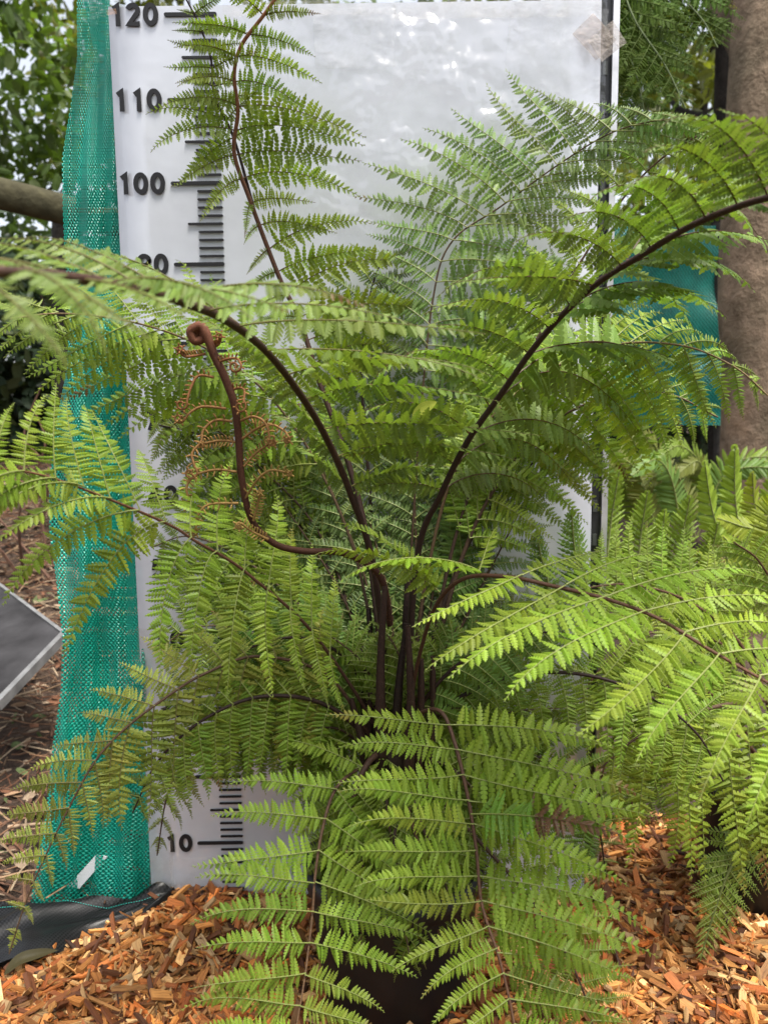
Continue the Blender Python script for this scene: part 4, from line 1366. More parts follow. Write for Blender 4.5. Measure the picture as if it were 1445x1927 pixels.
# spiral head in a plane facing the camera
mmpx = .742 / F * 1.02
hc_ = P(374, 630, .742)
th = np.linspace(-.75, 4.4 * np.pi, 70)
rr = np.linspace(.0092, .0010, 70) * (1 + .08 * np.sin(np.linspace(0, 60, 70)))
head = np.stack([hc_[0] + rr * np.cos(th), hc_[1] + .004 * np.linspace(-1, 1.2, 70), hc_[2] + rr * np.sin(th)], 1)
full = np.vstack([cv, head[4:]])
g = Geo()
rad = np.concatenate([np.interp(np.linspace(0, 1, 120), [0, .6, 1], [.0040, .0033, .0042]), np.linspace(.0046, .0034, 66)])
cc = np.vstack([np.linspace([.034, .014, .008], [.070, .026, .014], 120), np.tile([.13, .050, .028], (66, 1))])
tube(g, full, rad, cc, 10)
hairs(g, full, rad, 1500, .0026, (.22, .085, .04))
young = g.build('young_frond', M_FUZZ, fern, True)
young['label'] = 'unrolling reddish brown young frond with a coiled tip'
side = [
    ([(387, 666), (352, 671), (340, 664)], (340, 657), 7), ([(403, 686), (426, 676), (446, 675), (454, 686)], (442, 689), 11),
    ([(403, 710), (374, 707), (360, 729), (352, 756)], (342, 761), 9), ([(430, 738), (448, 730), (460, 734), (459, 755)], (452, 765), 10),
    ([(426, 769), (383, 765), (360, 775), (345, 792)], (337, 787), 8), ([(438, 793), (405, 791), (383, 810), (379, 831), (362, 853), (367, 879)], (359, 890), 6),
    ([(450, 793), (477, 784), (500, 797), (508, 826)], (514, 832), 6), ([(456, 826), (481, 808), (508, 798), (534, 810), (543, 822)], (540, 828), 4),
    ([(446, 832), (415, 829), (386, 834)], (382, 838), 3), ([(446, 888), (407, 884), (369, 894), (352, 915), (355, 940)], (351, 948), 5),
    ([(459, 878), (479, 855), (505, 836)], (508, 834), 2), ([(462, 937), (486, 901), (510, 885), (540, 889)], (544, 892), 4),
    ([(449, 947), (395, 949), (374, 968), (369, 994)], (364, 1001), 4), ([(477, 980), (486, 946), (489, 930)], (490, 926), 3),
    ([(398, 655), (412, 648), (416, 636)], (412, 632), 5), ([(505, 1015), (475, 1000), (455, 985)], (450, 990), 3)]
for si, (path, ctr, rp) in enumerate(side):
    Ys = .744 + RNG.uniform(-.006, .004)
    p3 = [P(x, y, .744 if i == 0 else Ys - .004 * i) for i, (x, y) in enumerate(path)]
    main = catmull(p3, 30)
    c3 = P(*ctr, Ys - .004 * (len(path) - 1))
    e = main[-1] - c3
    a0 = math.atan2(e[2], e[0])
    dirv = main[-1] - main[-3]
    ccw = (e[0] * dirv[2] - e[2] * dirv[0]) > 0
    n = 22
    th = a0 + (1 if ccw else -1) * np.linspace(0, 2.6 * np.pi, n)
    r_ = np.linspace(np.hypot(e[0], e[2]), .0010, n)
    sp = np.stack([c3[0] + r_ * np.cos(th), np.full(n, c3[1]) - np.linspace(0, .0015, n), c3[2] + r_ * np.sin(th)], 1)
    path3 = np.vstack([main, sp[1:]])
    k = len(path3)
    low = min(1, max(0, (path[0][1] - 660) / 300))
    base = np.array([.19, .075, .030]) * (1 - low) + np.array([.25, .155, .050]) * low
    g = Geo()
    tube(g, path3, np.linspace(.0014, .0011, k), base, 6)
    # rolled buds on both flanks
    tt = nrm(np.gradient(path3, axis=0))
    step = 3
    for i in range(3, k - 2, step):
        nb = nrm(np.cross(tt[i], [0, 1, 0]))
        for sgn in ((1, -1) if low > .4 else (1,)):
            w_ = nb if nb[2] > 0 or i > 28 else -nb
            if i > 28:
                w_ = nrm(path3[i] - c3)
            d_ = nrm(w_ * sgn + [0, RNG.uniform(-.5, .2), 0] + tt[i] * .3)
            l_ = (.0046 if low < .4 else .0055) * RNG.uniform(.7, 1.2) * (1 if i < 30 else .55)
            q = path3[i] + d_ * .001
            pp = np.array([q, q + d_ * l_ * .5, q + d_ * l_ * .9, q + d_ * l_ + tt[i] * l_ * .15])
            tube(g, pp, [.0006, .0010, .0008, .0004], base * RNG.uniform(.9, 1.35) * np.array([1.05, 1.12, 1]), 5)
    o = g.build('curled_leaflet', M_FUZZ, young, True)

# ------------------------------------------------------------------ second potted fern at the right
pc2 = P(1440, 1700, 1.01)
POT2 = np.array([pc2[0], 1.01, 0])
pot('plant_pot', POT2, .105, .19, 'black plastic pot at the right edge under yellow tipped fern leaflets')
f2 = empty('potted_fern', POT2 + [0, 0, .17])
tag(f2, 'fern with hanging yellow green leaflet tips in the pot at the right edge', 'fern')
c0 = (1440, 1480, 1.0)
frond(f2, [c0, (1500, 1360, .93), (1450, 1320, .875), (1370, 1325, .84), (1280, 1350, .815), (1195, 1390, .80), (1130, 1445, .79)],
      K((1450, 1320, 1500, 1200, .9), (1370, 1325, 1380, 1190, .88), (1280, 1350, 1270, 1220, .85), (1195, 1390, 1150, 1300, .82), (1130, 1445, 1110, 1430, .79)),
      K((1450, 1320, 1455, 1690, .84), (1400, 1322, 1415, 1690, .82), (1340, 1333, 1353, 1672, .80), (1280, 1350, 1288, 1640, .79), (1225, 1372, 1190, 1640, .785), (1195, 1390, 1163, 1565, .785), (1150, 1425, 1145, 1512, .785), (1130, 1445, 1130, 1470, .79)),
      n=9, col=GREEN * 1.25, r0=.004, r1=.001, face=(0, -1, .6), nmix=.5, ratio=.13, arch=.06, stalk=(.07, .04, .02), npin=26, tipcol=YELL)
frond(f2, [c0, (1440, 1540, .94), (1410, 1580, .89), (1375, 1630, .86), (1345, 1710, .845), (1316, 1808, .835)],
      K((1410, 1580, 1310, 1560, .87), (1375, 1630, 1295, 1660, .85), (1345, 1710, 1305, 1740, .84), (1316, 1808, 1310, 1812, .835)),
      K((1410, 1580, 1450, 1650, .87), (1375, 1630, 1420, 1690, .855), (1345, 1710, 1385, 1760, .84), (1316, 1808, 1322, 1815, .835)),
      n=18, col=DEEP * 1.5, r0=.003, r1=.0007, face=(0, -1, .6), nmix=.4, ratio=.14, arch=.03, stalk=(.10, .12, .03), npin=14, teeth=4, tipcol=YELL * .8)
frond(f2, [c0, (1450, 1350, .98), (1390, 1210, .975), (1290, 1130, .97), (1180, 1100, .96), (1080, 1110, .95)],
      K((1390, 1210, 1390, 1050, 1.02), (1290, 1130, 1300, 990, 1.01), (1180, 1100, 1180, 970, .99), (1080, 1110, 1060, 1030, .96)),
      K((1390, 1210, 1300, 1330, .93), (1290, 1130, 1230, 1270, .92), (1180, 1100, 1130, 1230, .92), (1080, 1110, 1060, 1160, .94)),
      n=12, col=GREEN * 1.2, r0=.004, r1=.001, face=(0, -1, .8), nmix=.4, ratio=.135, arch=.06, stalk=(.08, .04, .02), npin=22)
frond(f2, [c0, (1420, 1420, .95), (1370, 1380, .92), (1290, 1390, .90), (1220, 1440, .885), (1185, 1520, .88)],
      K((1370, 1380, 1340, 1250, .95), (1290, 1390, 1240, 1280, .92), (1220, 1440, 1150, 1390, .89), (1185, 1520, 1160, 1530, .88)),
      K((1370, 1380, 1380, 1540, .90), (1290, 1390, 1310, 1540, .88), (1220, 1440, 1250, 1560, .875), (1185, 1520, 1200, 1550, .875)),
      n=11, col=GREEN * 1.1, r0=.004, r1=.001, face=(0, -1, .6), nmix=.4, ratio=.135, arch=.06, stalk=(.08, .04, .02), npin=20)
frond(f2, [c0, (1470, 1300, 1.0), (1470, 1150, .99), (1430, 1060, .975), (1380, 1020, .96)],
      K((1470, 1200, 1360, 1170, .97), (1430, 1060, 1330, 1040, .96), (1380, 1020, 1360, 1010, .955)),
      K((1470, 1200, 1560, 1140, .97), (1430, 1060, 1500, 980, .97), (1380, 1020, 1390, 990, .96)),
      n=9, col=GREEN * 1.2, r0=.004, r1=.001, face=(0, -1, .8), nmix=.5, ratio=.135, arch=.06, stalk=(.08, .04, .02), npin=20)
frond(f2, [c0, (1500, 1440, .95), (1480, 1420, .90), (1440, 1440, .87), (1400, 1500, .86), (1380, 1580, .855)],
      K((1480, 1420, 1420, 1330, .90), (1440, 1440, 1350, 1420, .88), (1400, 1500, 1330, 1520, .86), (1380, 1580, 1370, 1590, .855)),
      K((1480, 1420, 1520, 1560, .86), (1440, 1440, 1480, 1600, .855), (1400, 1500, 1440, 1630, .85), (1380, 1580, 1390, 1620, .85)),
      n=9, col=YELL * .75, r0=.004, r1=.001, face=(0, -1, .6), nmix=.4, ratio=.15, arch=.06, stalk=(.08, .04, .02), npin=20)

frond(f2, [c0, (1380, 1340, .955), (1280, 1290, .945), (1190, 1330, .935), (1140, 1430, .93), (1120, 1550, .925)],
      K((1380, 1340, 1370, 1200, .98), (1280, 1290, 1230, 1170, .96), (1190, 1330, 1100, 1270, .94), (1140, 1430, 1060, 1460, .93), (1120, 1550, 1110, 1570, .925)),
      K((1380, 1340, 1370, 1500, .93), (1280, 1290, 1290, 1470, .92), (1190, 1330, 1230, 1520, .915), (1140, 1430, 1200, 1570, .92), (1120, 1550, 1130, 1570, .925)),
      n=14, col=BRIGHT * .85, r0=.0026, r1=.0008, lift=1, face=(0, -1, .6), nmix=.45, ratio=.15, arch=.06, stalk=(.08, .04, .02), npin=20)
frond(f2, [c0, (1400, 1260, .97), (1300, 1190, .96), (1200, 1200, .945), (1120, 1270, .935), (1080, 1350, .93)],
      K((1400, 1260, 1400, 1110, 1.0), (1300, 1190, 1260, 1060, .98), (1200, 1200, 1120, 1110, .96), (1120, 1270, 1040, 1250, .94), (1080, 1350, 1070, 1365, .93)),
      K((1400, 1260, 1370, 1420, .95), (1300, 1190, 1280, 1370, .935), (1200, 1200, 1230, 1380, .93), (1120, 1270, 1160, 1410, .925), (1080, 1350, 1095, 1370, .93)),
      n=14, col=BRIGHT * .9, r0=.0026, r1=.0008, lift=1, face=(0, -1, .6), nmix=.45, ratio=.15, arch=.06, stalk=(.08, .04, .02), npin=20)

# ------------------------------------------------------------------ ferns behind, right
def sword(parent, pts, width, col, npin, face=(0, -1, .6), costa=COSTA_G, teeth=0, name='frond', fat=1.0):
    """once divided frond: a stalk with one row of narrow leaflets each side"""
    w3 = catmull([P(*q) for q in pts], 60)
    g2 = Geo()
    tube(g2, w3, np.linspace(.0022, .0008, 60), np.array(costa) * .8, 6)
    g = Geo()
    u = np.linspace(.12, .99, npin)
    i = (u * 59).astype(int)
    T = nrm(np.gradient(w3, axis=0))[i]
    n0 = nrm(np.array(face, float))
    Nn = nrm(n0 - T * (T @ n0)[:, None])
    L_ = np.linalg.norm(np.diff(w3, axis=0), axis=1).sum()
    for sd in (1, -1):
        b = np.cross(Nn, T) * sd
        ln = (.35 + u * .0) * 0 + .5 * (1 - np.exp(-u * 9)) * (1 - u ** 2.6) ** .8 + .06
        lean = .35 + .5 * u
        ax = nrm(b * np.cos(lean)[:, None] + T * np.sin(lean)[:, None] - Nn * RNG.uniform(.1, .35, (npin, 1)))
        nn = nrm(Nn - ax * np.sum(Nn * ax, 1, keepdims=True))
        stamp(g, w3[i], ax, nn, ln * 2 * width * RNG.uniform(.93, 1.07, npin) * fat, np.full(npin, L_ * .95 / npin) * .88, np.asarray(col)[None] * RNG.uniform(.8, 1.2, (npin, 1)), teeth)
    o = g.build(name, M_LEAF, parent)
    g2.build('stalk', M_STALK, o, True)
    return o


BG = 'ferns growing behind the board at the right'
h1 = empty('garden_fern', P(1230, 1130, 1.2))
tag(h1, 'mid green fern with upright leaflets right beside the board edge', 'fern', BG)
for (bx_, by_, tx, ty, Y, wpx, c) in [(1140, 1075, 1165, 885, 1.14, 40, GREEN * 1.3), (1200, 1080, 1218, 925, 1.17, 44, GREEN * 1.2), (1275, 1085, 1298, 935, 1.16, 48, GREEN * 1.1),
                                       (1090, 1090, 1075, 960, .975, 42, DEEP * 1.3), (1335, 1090, 1350, 985, 1.18, 40, GREEN), (1165, 1100, 1130, 925, 1.2, 40, BRIGHT), (1245, 1100, 1250, 960, 1.24, 40, BRIGHT),
                                       (1030, 1090, 1010, 1000, .965, 36, DEEP * 1.2)]:
    sword(h1, [(bx_, by_ + 60, Y), (bx_, by_, Y), ((bx_ + tx) / 2 - 3, (by_ + ty) / 2, Y), (tx, ty, Y - .02)], wpx / F * Y, c, 20, teeth=4)
h2 = empty('garden_fern', P(1380, 1080, 1.5))
tag(h2, 'yellow green fern with broad upright fronds low at the right edge', 'fern', BG)
for (bx_, by_, tx, ty, Y, wpx, c) in [(1370, 1060, 1325, 868, 1.38, 38, BRIGHT * 1.1), (1400, 1050, 1382, 838, 1.42, 42, BRIGHT * 1.1), (1440, 1020, 1415, 890, 1.35, 40, YELL * 1.2), (1445, 1010, 1350, 975, 1.25, 36, YELL * 1.2),
                                       (1440, 1080, 1360, 1010, 1.2, 34, YELL * 1.2), (1450, 1060, 1465, 870, 1.45, 40, BRIGHT), (1400, 1090, 1300, 1040, 1.22, 34, YELL * 1.1), (1445, 990, 1470, 930, 1.2, 40, YELL)]:
    sword(h2, [(bx_ + 8, by_ + 70, Y), (bx_, by_, Y), ((bx_ + tx) / 2 - 8, (by_ + ty) / 2 - 4, Y), (tx, ty, Y - .03)], wpx / F * Y, c, 22)
h3 = empty('garden_fern', P(1320, 1000, 1.8))
tag(h3, 'dull green feathery fern at the foot of the brown trunk', 'fern', BG)
for k in range(12):
    a = RNG.uniform(-1.3, 1.3)
    bx_, by_ = 1320 + 40 * a + RNG.uniform(-60, 60), 1010
    Y = 1.75 + RNG.uniform(-.12, .15)
    ln = RNG.uniform(150, 230)
    p1 = (bx_ + ln * .35 * math.sin(a), by_ - ln * .6, Y - .02)
    p2 = (bx_ + ln * .95 * math.sin(a), by_ - ln * (.95 - .3 * abs(a)), Y - .08)
    sword(h3, [(bx_, by_, Y), p1, p2, (p2[0] + 45 * np.sign(a), p2[1] + 30, Y - .13)], 34 / F * Y, [GREEN, DEEP * 1.3, OLIVE][k % 3], 30, fat=1.1)

# fern hanging from the tree, top right; its shade is put into the leaf colour
h4 = empty('hanging_fern', P(1200, -150, 1.5))
tag(h4, 'dark green fern hanging down at the top beside the metal upright', 'fern')
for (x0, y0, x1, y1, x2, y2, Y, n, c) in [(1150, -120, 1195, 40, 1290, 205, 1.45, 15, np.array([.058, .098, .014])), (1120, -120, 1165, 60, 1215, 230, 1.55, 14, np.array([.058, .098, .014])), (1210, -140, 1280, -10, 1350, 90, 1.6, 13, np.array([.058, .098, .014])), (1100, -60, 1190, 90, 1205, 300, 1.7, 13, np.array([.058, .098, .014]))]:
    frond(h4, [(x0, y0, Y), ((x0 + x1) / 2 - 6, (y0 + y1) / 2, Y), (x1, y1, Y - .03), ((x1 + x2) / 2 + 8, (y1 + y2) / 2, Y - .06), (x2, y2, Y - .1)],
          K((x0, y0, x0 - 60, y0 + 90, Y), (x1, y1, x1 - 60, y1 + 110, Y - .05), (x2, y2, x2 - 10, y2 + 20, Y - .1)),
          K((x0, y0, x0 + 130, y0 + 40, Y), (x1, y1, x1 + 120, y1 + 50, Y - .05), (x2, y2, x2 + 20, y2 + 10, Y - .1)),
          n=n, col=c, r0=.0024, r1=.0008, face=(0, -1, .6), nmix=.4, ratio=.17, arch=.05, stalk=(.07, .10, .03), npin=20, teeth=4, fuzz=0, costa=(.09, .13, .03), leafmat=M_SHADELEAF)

# ------------------------------------------------------------------ right tree trunk + shade cloth
def trunk_tree(name, base, pts, rads, label, crown=None, col=(.17, .125, .09), group=None, cat='tree', leafcol=DEEP, nleaf=0, cen=None, radv=None, lsize=.05, limbs=True, barkseed=1):
    e = empty(name, base)
    tag(e, label, cat, group)
    g = Geo()
    q = catmull(pts, 60)
    rr = np.interp(np.linspace(0, 1, 60), np.linspace(0, 1, len(rads)), rads)
    k = 28
    t = nrm(np.gradient(q, axis=0))
    th = np.linspace(0, 2 * np.pi, k, endpoint=False)
    a = nrm(np.cross(t, [0, 1, 0]))
    b = np.cross(t, a)
    lum = 1 + .06 * np.sin(th * 3 + barkseed)[None] + .03 * fbm(np.tile(th * 4, (60, 1)), np.linspace(0, 14, 60)[:, None], barkseed, 3)
    ring = q[:, None] + (rr[:, None] * lum)[..., None] * (np.cos(th)[None, :, None] * a[:, None] + np.sin(th)[None, :, None] * b[:, None])
    grid(g, ring, col, closed_u=True)
    g.build('trunk', M_BARK, e, True)
    if nleaf:
        cen, radv = np.asarray(cen, float), np.asarray(radv, float)
        if limbs:
            for k in range(7):
                d = nrm(RNG.normal(0, 1, 3) + [0, 0, .4])
                s = q[min(59, 30 + 4 * k)]
                endp = cen + d * radv * .85
                g = Geo()
                lq = catmull([s, s + (endp - s) * .5 + RNG.normal(0, .06, 3) * radv, endp], 20)
                tube(g, lq, np.linspace(rads[-1] * .6, .006, 20), np.array(col) * .6, 7)
                g.build('limb', M_BARK, e, True)
        g = Geo()
        # leaves bunched on twigs so that sky shows between the bunches
        ncl = max(20, nleaf // 28)
        cc_ = RNG.normal(0, 1, (ncl, 3))
        cc_ = nrm(cc_) * RNG.uniform(.15, 1, (ncl, 1)) ** .5
        ci = RNG.integers(0, ncl, nleaf)
        tone = RNG.uniform(.55, 1.5, ncl)
        pos = cen + radv * (cc_[ci] + RNG.normal(0, .075, (nleaf, 3)))
        ax_ = nrm(RNG.normal(0, 1, (nleaf, 3)) - [0, 0, .5])
        n_ = nrm(RNG.normal(0, .7, (nleaf, 3)) + [0, -.1, 1])
        n_ = nrm(n_ - ax_ * np.sum(n_ * ax_, 1, keepdims=True))
        l_ = lsize * RNG.uniform(.6, 1.4, nleaf)
        stamp(g, pos, ax_, n_, l_, l_ * RNG.uniform(.4, .6, nleaf), np.asarray(leafcol)[None] * (tone[ci] * RNG.uniform(.75, 1.3, nleaf))[:, None], 0)
        g.build('crown', M_TREELEAF, e)
    return e


tb = P(1430, 900, 1.95)
trunk_tree('tree', (tb[0], 1.95, .3), [[tb[0] + .02, 1.97, .1], [tb[0], 1.95, .75], P(1428, 560, 1.95), P(1440, 250, 1.96), P(1452, 0, 1.98), P(1462, -300, 2.0), P(1450, -900, 2.05)], [.13, .105, .098, .092, .085, .08, .06],
           'broad grey brown tree trunk standing at the right edge', col=(.27, .205, .155), nleaf=3500, cen=(tb[0] + .2, 2.6, 2.9), radv=(1.1, .9, .7), leafcol=DEEP * .9, lsize=.06)
tb2 = P(1372, 900, 2.6)
trunk_tree('tree', (tb2[0], 2.6, .4), [[tb2[0], 2.62, .2], P(1366, 400, 2.6), P(1372, 100, 2.6), P(1378, -200, 2.65), P(1370, -600, 2.7)], [.055, .05, .045, .04, .03],
           'thin dark tree trunk half hidden behind the broad trunk', col=(.035, .03, .028), nleaf=2600, cen=(tb2[0] - .1, 3.1, 2.6), radv=(1.0, .8, .8), leafcol=OLIVE * .8, lsize=.05)

# teal shade cloth fence behind at right
sc_ = empty('shade_cloth_fence', P(1250, 900, 2.25))
tag(sc_, 'flat teal shade cloth panel stretched behind the ferns beside the trunk', 'fence')
rows, grs = [], []
for y in np.linspace(425, 800, 30):
    row = []
    for x in np.linspace(1040, 1356, 30):
        row.append(P(x, y, 2.25 + .012 * math.sin(x * .03 + y * .01) + .006 * math.sin(y * .05)))
    rows.append(row)
pts = np.array(rows)
gr = np.stack([pts[..., 0], pts[..., 2], np.zeros(pts.shape[:2])], -1)
g = Geo()
grid(g, pts[:, ::-1], (0, .3, .3), grain=gr[:, ::-1])
g.build('cloth', M_CLOTH, sc_, True)
g = Geo()
for y in (668,):
    tube(g, catmull([P(1040, y, 2.235), P(1200, y + 2, 2.235), P(1356, y - 2, 2.235)], 20), .006, (.01, .14, .13), 6)
g.build('seam', M_BLACK, sc_, True)
g = Geo()
for x in (1044, 1353):
    tube(g, catmull([P(x, 420, 2.27), P(x, 1000, 2.27)], 4), .018, (.05, .045, .04), 8)
g.build('posts', M_WOOD, sc_, True)

# ------------------------------------------------------------------ left background
# slab
sl_ = empty('grey_tray', P(40, 1220, 1.5))
tag(sl_, 'dark grey flat tray with pale metal edge lying on the brown litter', 'tray')
A_, B_, C_ = P(-8, 1098, 1.78), P(116, 1192, 1.50), P(-6, 1318, 1.28)
D_ = A_ + C_ - B_
up_ = nrm(np.cross(B_ - A_, C_ - B_))
if up_[2] < 0:
    up_ = -up_
def slab(g, q, t0, t1, col):
    q = np.array(q)
    v = np.vstack([q + up_ * t0, q + up_ * t1])
    g.add(v, [[3, 2, 1, 0], [4, 5, 6, 7]] + [[i, (i + 1) % 4, (i + 1) % 4 + 4, i + 4] for i in range(4)], col)
g = Geo()
slab(g, [A_, B_, C_, D_], -.012, 0, (.035, .034, .036))
g.build('bed', plain('grey plastic', .85, .12, (14, .5), (200, .2, .001)), sl_)
for a, b, w in ((A_, B_, .007), (B_, C_, .012)):
    d = nrm(b - a)
    o_ = nrm(np.cross(up_, d)) * w
    if o_ @ ((A_ + C_) / 2 - a) > 0:
        o_ = -o_
    g = Geo()
    slab(g, [a - d * .01, b + d * .01, b + d * .01 + o_, a - d * .01 + o_], -.014, .004, (.2, .2, .2))
    g.build('metal_edge', plain('dull metal', .5, .5, (40, .3), None, metal=.3), sl_)

# rail
rl = empty('wooden_rail', P(120, 560, 2.3))
tag(rl, 'mossy wooden fence rail sloping down behind the green net', 'fence rail')
g = Geo()
q = catmull([P(-220, 320, 1.95), P(0, 364, 2.1), P(150, 402, 2.25), P(300, 440, 2.4)], 30)
tube(g, q, .043, (.062, .056, .030), 12, flat=.75)
g.build('rail', M_WOOD, rl, True)
g = Geo()
tube(g, catmull([P(128, 380, 2.33), P(128, 1050, 2.33)], 6), .045, (.02, .017, .014), 10)
g.build('post', M_WOOD, rl, True)


def shrub(name, cen, radv, n, col, lsize, label, cat='shrub', group=None):
    e = empty(name, (cen[0], cen[1], cen[2] - radv[2]))
    tag(e, label, cat, group)
    cen, radv = np.asarray(cen, float), np.asarray(radv, float)
    for k in range(6):
        g = Geo()
        s = cen - [RNG.uniform(-.3, .3) * radv[0], 0, radv[2]]
        d = nrm(RNG.normal(0, 1, 3) + [0, 0, 1.2])
        tube(g, catmull([s, s + d * radv * .5, cen + d * radv * .8], 10), np.linspace(.018, .005, 10), (.05, .035, .025), 6)
        g.build('stem', M_BARK, e, True)
    g = Geo()
    ncl = n // 40
    cc_ = nrm(RNG.normal(0, 1, (ncl, 3))) * RNG.uniform(.1, 1, (ncl, 1)) ** .4
    ci = RNG.integers(0, ncl, n)
    tone = RNG.uniform(.5, 1.5, ncl)
    pos = cen + radv * (cc_[ci] + RNG.normal(0, .13, (n, 3)))
    ax_ = nrm(RNG.normal(0, 1, (n, 3)) - [0, 0, .4])
    n_ = nrm(RNG.normal(0, .8, (n, 3)) + [0, -.3, 1])
    n_ = nrm(n_ - ax_ * np.sum(n_ * ax_, 1, keepdims=True))
    l_ = lsize * RNG.uniform(.6, 1.4, n)
    stamp(g, pos, ax_, n_, l_, l_ * .5, np.asarray(col)[None] * (tone[ci] * RNG.uniform(.7, 1.3, n))[:, None], 0)
    g.build('foliage', M_TREELEAF, e)
    return e


HG = 'dark shrubs of the hedge behind'
IVY = np.array([.030, .050, .026])
shrub('hedge_shrub', (-1.75, 3.3, 1.02), (.75, .45, .55), 9000, IVY, .055, 'dark glossy shrub under the mossy rail at the left edge', group=HG)
shrub('hedge_shrub', (-.75, 3.6, 1.05), (.7, .5, .6), 5000, IVY, .055, 'dark shrub mostly hidden behind the green net and board', group=HG)
shrub('hedge_shrub', (1.15, 3.4, .95), (.9, .5, .65), 8000, IVY * 1.2, .05, 'dark shrub behind the teal shade cloth', group=HG)
shrub('hedge_shrub', (2.6, 3.6, 1.0), (.9, .5, .7), 5000, IVY, .055, 'dark shrub behind the broad trunk', group=HG)

TG = 'leafy trees against the white sky'
def bgtree(x, y, zc, rad, n, col, ls, label, tr=.06):
    z0 = float(ground_z(np.array(x), np.array(y)))
    trunk_tree('tree', (x, y, z0), [[x, y, z0 - .1], [x + .05, y, zc - rad[2] * .8], [x - .03, y + .05, zc], [x, y, zc + rad[2] * .6]], [tr * 1.2, tr, tr * .7, tr * .3], label, col=(.05, .042, .035), group=TG,
               nleaf=n, cen=(x, y, zc), radv=rad, leafcol=col, lsize=ls)
bgtree(-2.5, 4.6, 2.55, (1.3, 1.0, 1.05), 4200, DEEP * .75, .075, 'leafy dark green tree above the rail at the left edge')
bgtree(-1.5, 6.2, 3.4, (1.4, 1.1, 1.3), 4200, OLIVE * .8, .085, 'olive leaved tree farther back left of the board')
bgtree(2.1, 5.0, 2.4, (1.0, .9, 1.0), 3000, OLIVE * .9, .07, 'light olive leaved tree between the upright and the trunk')
bgtree(3.4, 6.5, 3.2, (1.7, 1.2, 1.5), 3500, DEEP * .8, .085, 'dark leaved tree behind the broad trunk at the right')
bgtree(.4, 7.2, 3.4, (1.6, 1.1, 1.3), 4000, DEEP * .8, .09, 'tree hidden behind the white board')
# bare dark branch crossing the upper left
# litter of dry twigs and needles on the bank
g = Geo()
n = 5200
lx, ly = RNG.uniform(-1.7, -.30, n), RNG.uniform(1.0, 3.0, n)
for i in range(n):
    z = float(ground_z(np.array(lx[i]), np.array(ly[i])))
    a = RNG.uniform(0, 6.28)
    l = RNG.uniform(.02, .10) * (1 if RNG.random() < .93 else 2.2)
    d = np.array([math.cos(a), math.sin(a), RNG.normal(0, .18)]) * l
    c = np.array([lx[i], ly[i], z + RNG.uniform(-.004, .022)])
    col = [(.19, .105, .06), (.26, .17, .10), (.10, .055, .035), (.32, .24, .16), (.15, .07, .04)][i % 5]
    tube(g, [c - d / 2, c + [0, 0, RNG.uniform(-.1, .15) * l], c + d / 2], RNG.uniform(.0006, .0020), np.array(col) * RNG.uniform(.7, 1.2), 4)
# dead leaves amongst it
n = 2600
lx, ly = RNG.uniform(-1.6, -.32, n), RNG.uniform(.98, 2.9, n)
lz = ground_z(lx, ly) + RNG.uniform(-.004, .012, n)
ax_ = nrm(np.stack([RNG.normal(0, 1, n), RNG.normal(0, 1, n), RNG.normal(0, .3, n)], 1))
n_ = nrm(np.stack([RNG.normal(0, .4, n), RNG.normal(0, .4, n), np.ones(n)], 1))
n_ = nrm(n_ - ax_ * np.sum(n_ * ax_, 1, keepdims=True))
pl_ = np.array([[.17, .08, .045], [.24, .15, .09], [.11, .06, .04], [.10, .13, .05], [.30, .22, .15]])
l_ = RNG.uniform(.012, .042, n)
stamp(g, np.stack([lx, ly, lz], 1), ax_, n_, l_, l_ * RNG.uniform(.3, .6, n), pl_[RNG.integers(0, 5, n)] * RNG.uniform(.6, 1.2, (n, 1)), 0)
tag(g.build('dry_litter', M_STICK), 'brown litter of dry twigs, needles and dead leaves on the bank', kind='stuff')
# dry upright stems by the hedge
g = Geo()
for k in range(26):
    x, y = RNG.uniform(-1.4, -.7), RNG.uniform(1.9, 2.9)
    z = float(ground_z(np.array(x), np.array(y)))
    h = RNG.uniform(.15, .45)
    p0 = np.array([x, y, z - .02])
    p1 = p0 + [RNG.normal(0, .08), RNG.normal(0, .05), h * .6]
    tube(g, catmull([p0, p1, p1 + [RNG.normal(0, .10), 0, h * .4]], 8), np.linspace(.006, .002, 8), np.array([.17, .095, .065]) * RNG.uniform(.6, 1.3), 5)
tag(g.build('dry_brush', M_STICK), 'bare brown dry stems standing in front of the hedge', kind='stuff')

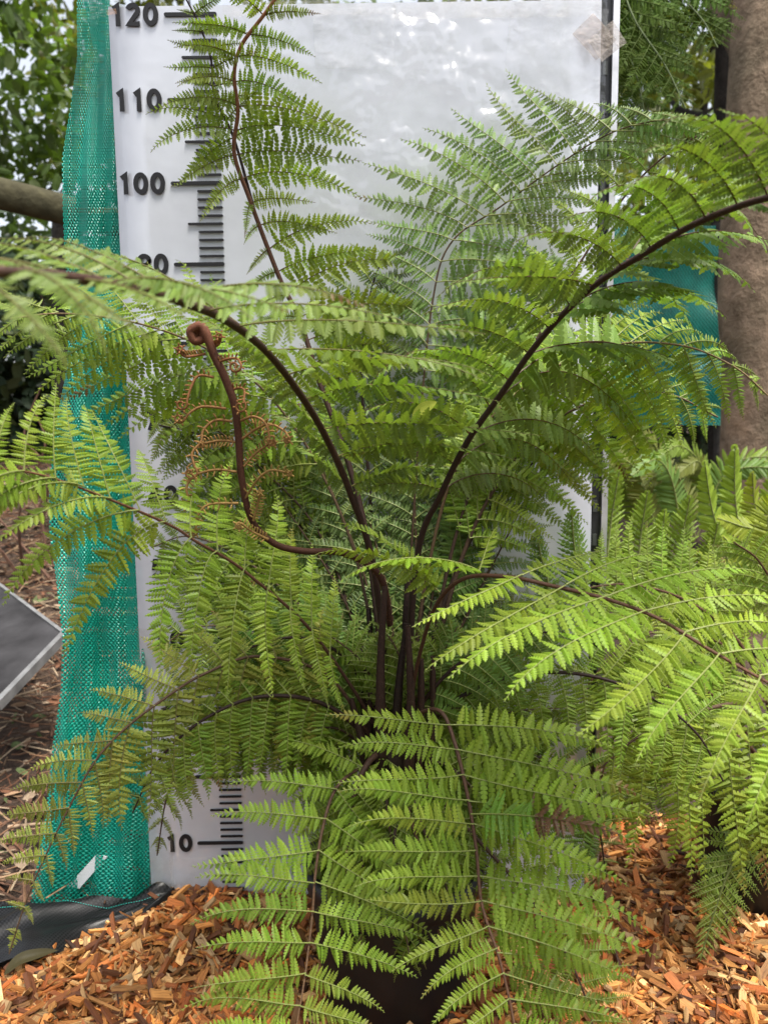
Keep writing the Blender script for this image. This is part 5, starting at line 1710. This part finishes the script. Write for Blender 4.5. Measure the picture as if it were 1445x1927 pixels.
# dead leaf on the mat, yellow leaflet caught in the fern
def single_leaf(name, pts, w, col, label, cat, nrmv):
    q = catmull([P(*p) for p in pts], 14)
    t = nrm(np.gradient(q, axis=0))
    sd = nrm(np.cross(t, nrmv))
    s = np.linspace(0, 1, 14)
    ww = w * np.sin(np.pi * s ** .8) ** .8
    rows = np.stack([q + sd * (ww * k)[:, None] + np.asarray(nrmv) * (abs(k) * ww * .35)[:, None] for k in (-1, -.5, 0, .5, 1)], 1)
    g = Geo()
    grid(g, rows, col)
    o = g.build(name, M_LEAF, None, True)
    return tag(o, label, cat)


single_leaf('fallen_leaf', [(8, 1836, .85), (36, 1808, .862), (72, 1796, .870), (110, 1788, .874)], .0075, (.065, .055, .022), 'curled brown green dead leaf lying on the black weed mat', 'leaf', nrm(np.array([0, -.5, .85])))
single_leaf('yellow_leaf', [(775, 782, .74), (795, 772, .735), (822, 756, .73)], .007, (.36, .40, .06), 'small yellow leaf caught among the fronds', 'leaf', nrm(np.array([0, -.8, .5])))

# twigs lying at the left
for pts, r_, lab in [([(0, 1365, 1.2), (60, 1350, 1.21), (120, 1342, 1.22)], .0035, 'pale straight stick on the brown litter left of the net'),
                     ([(0, 1392, 1.17), (70, 1400, 1.17), (125, 1425, 1.15)], .003, 'bent stick lower on the brown litter left of the net')]:
    g = Geo()
    w3 = np.array([P(*p) for p in pts])
    w3[:, 2] = ground_z(w3[:, 0], w3[:, 1]) + .012
    tube(g, catmull(w3, 14), np.linspace(r_, r_ * .6, 14), (.34, .24, .16), 7)
    tag(g.build('fallen_stick', M_STICK, None, True), lab, 'stick')

# trees behind the camera: their gaps of sky are what the glossy board mirrors
def reftree(x, y, zc, rad, n, label):
    trunk_tree('tree', (x, y, 0), [[x, y, -.05], [x + .05, y, 1.0], [x, y, zc]], [.1, .08, .05], label, col=(.06, .05, .04), nleaf=n, cen=(x, y, zc), radv=rad, leafcol=DEEP * .7, lsize=.13)
reftree(-.1, -4.2, 2.5, (3.0, .7, 1.3), 4600, 'leafy tree standing behind the camera, seen as a reflection')
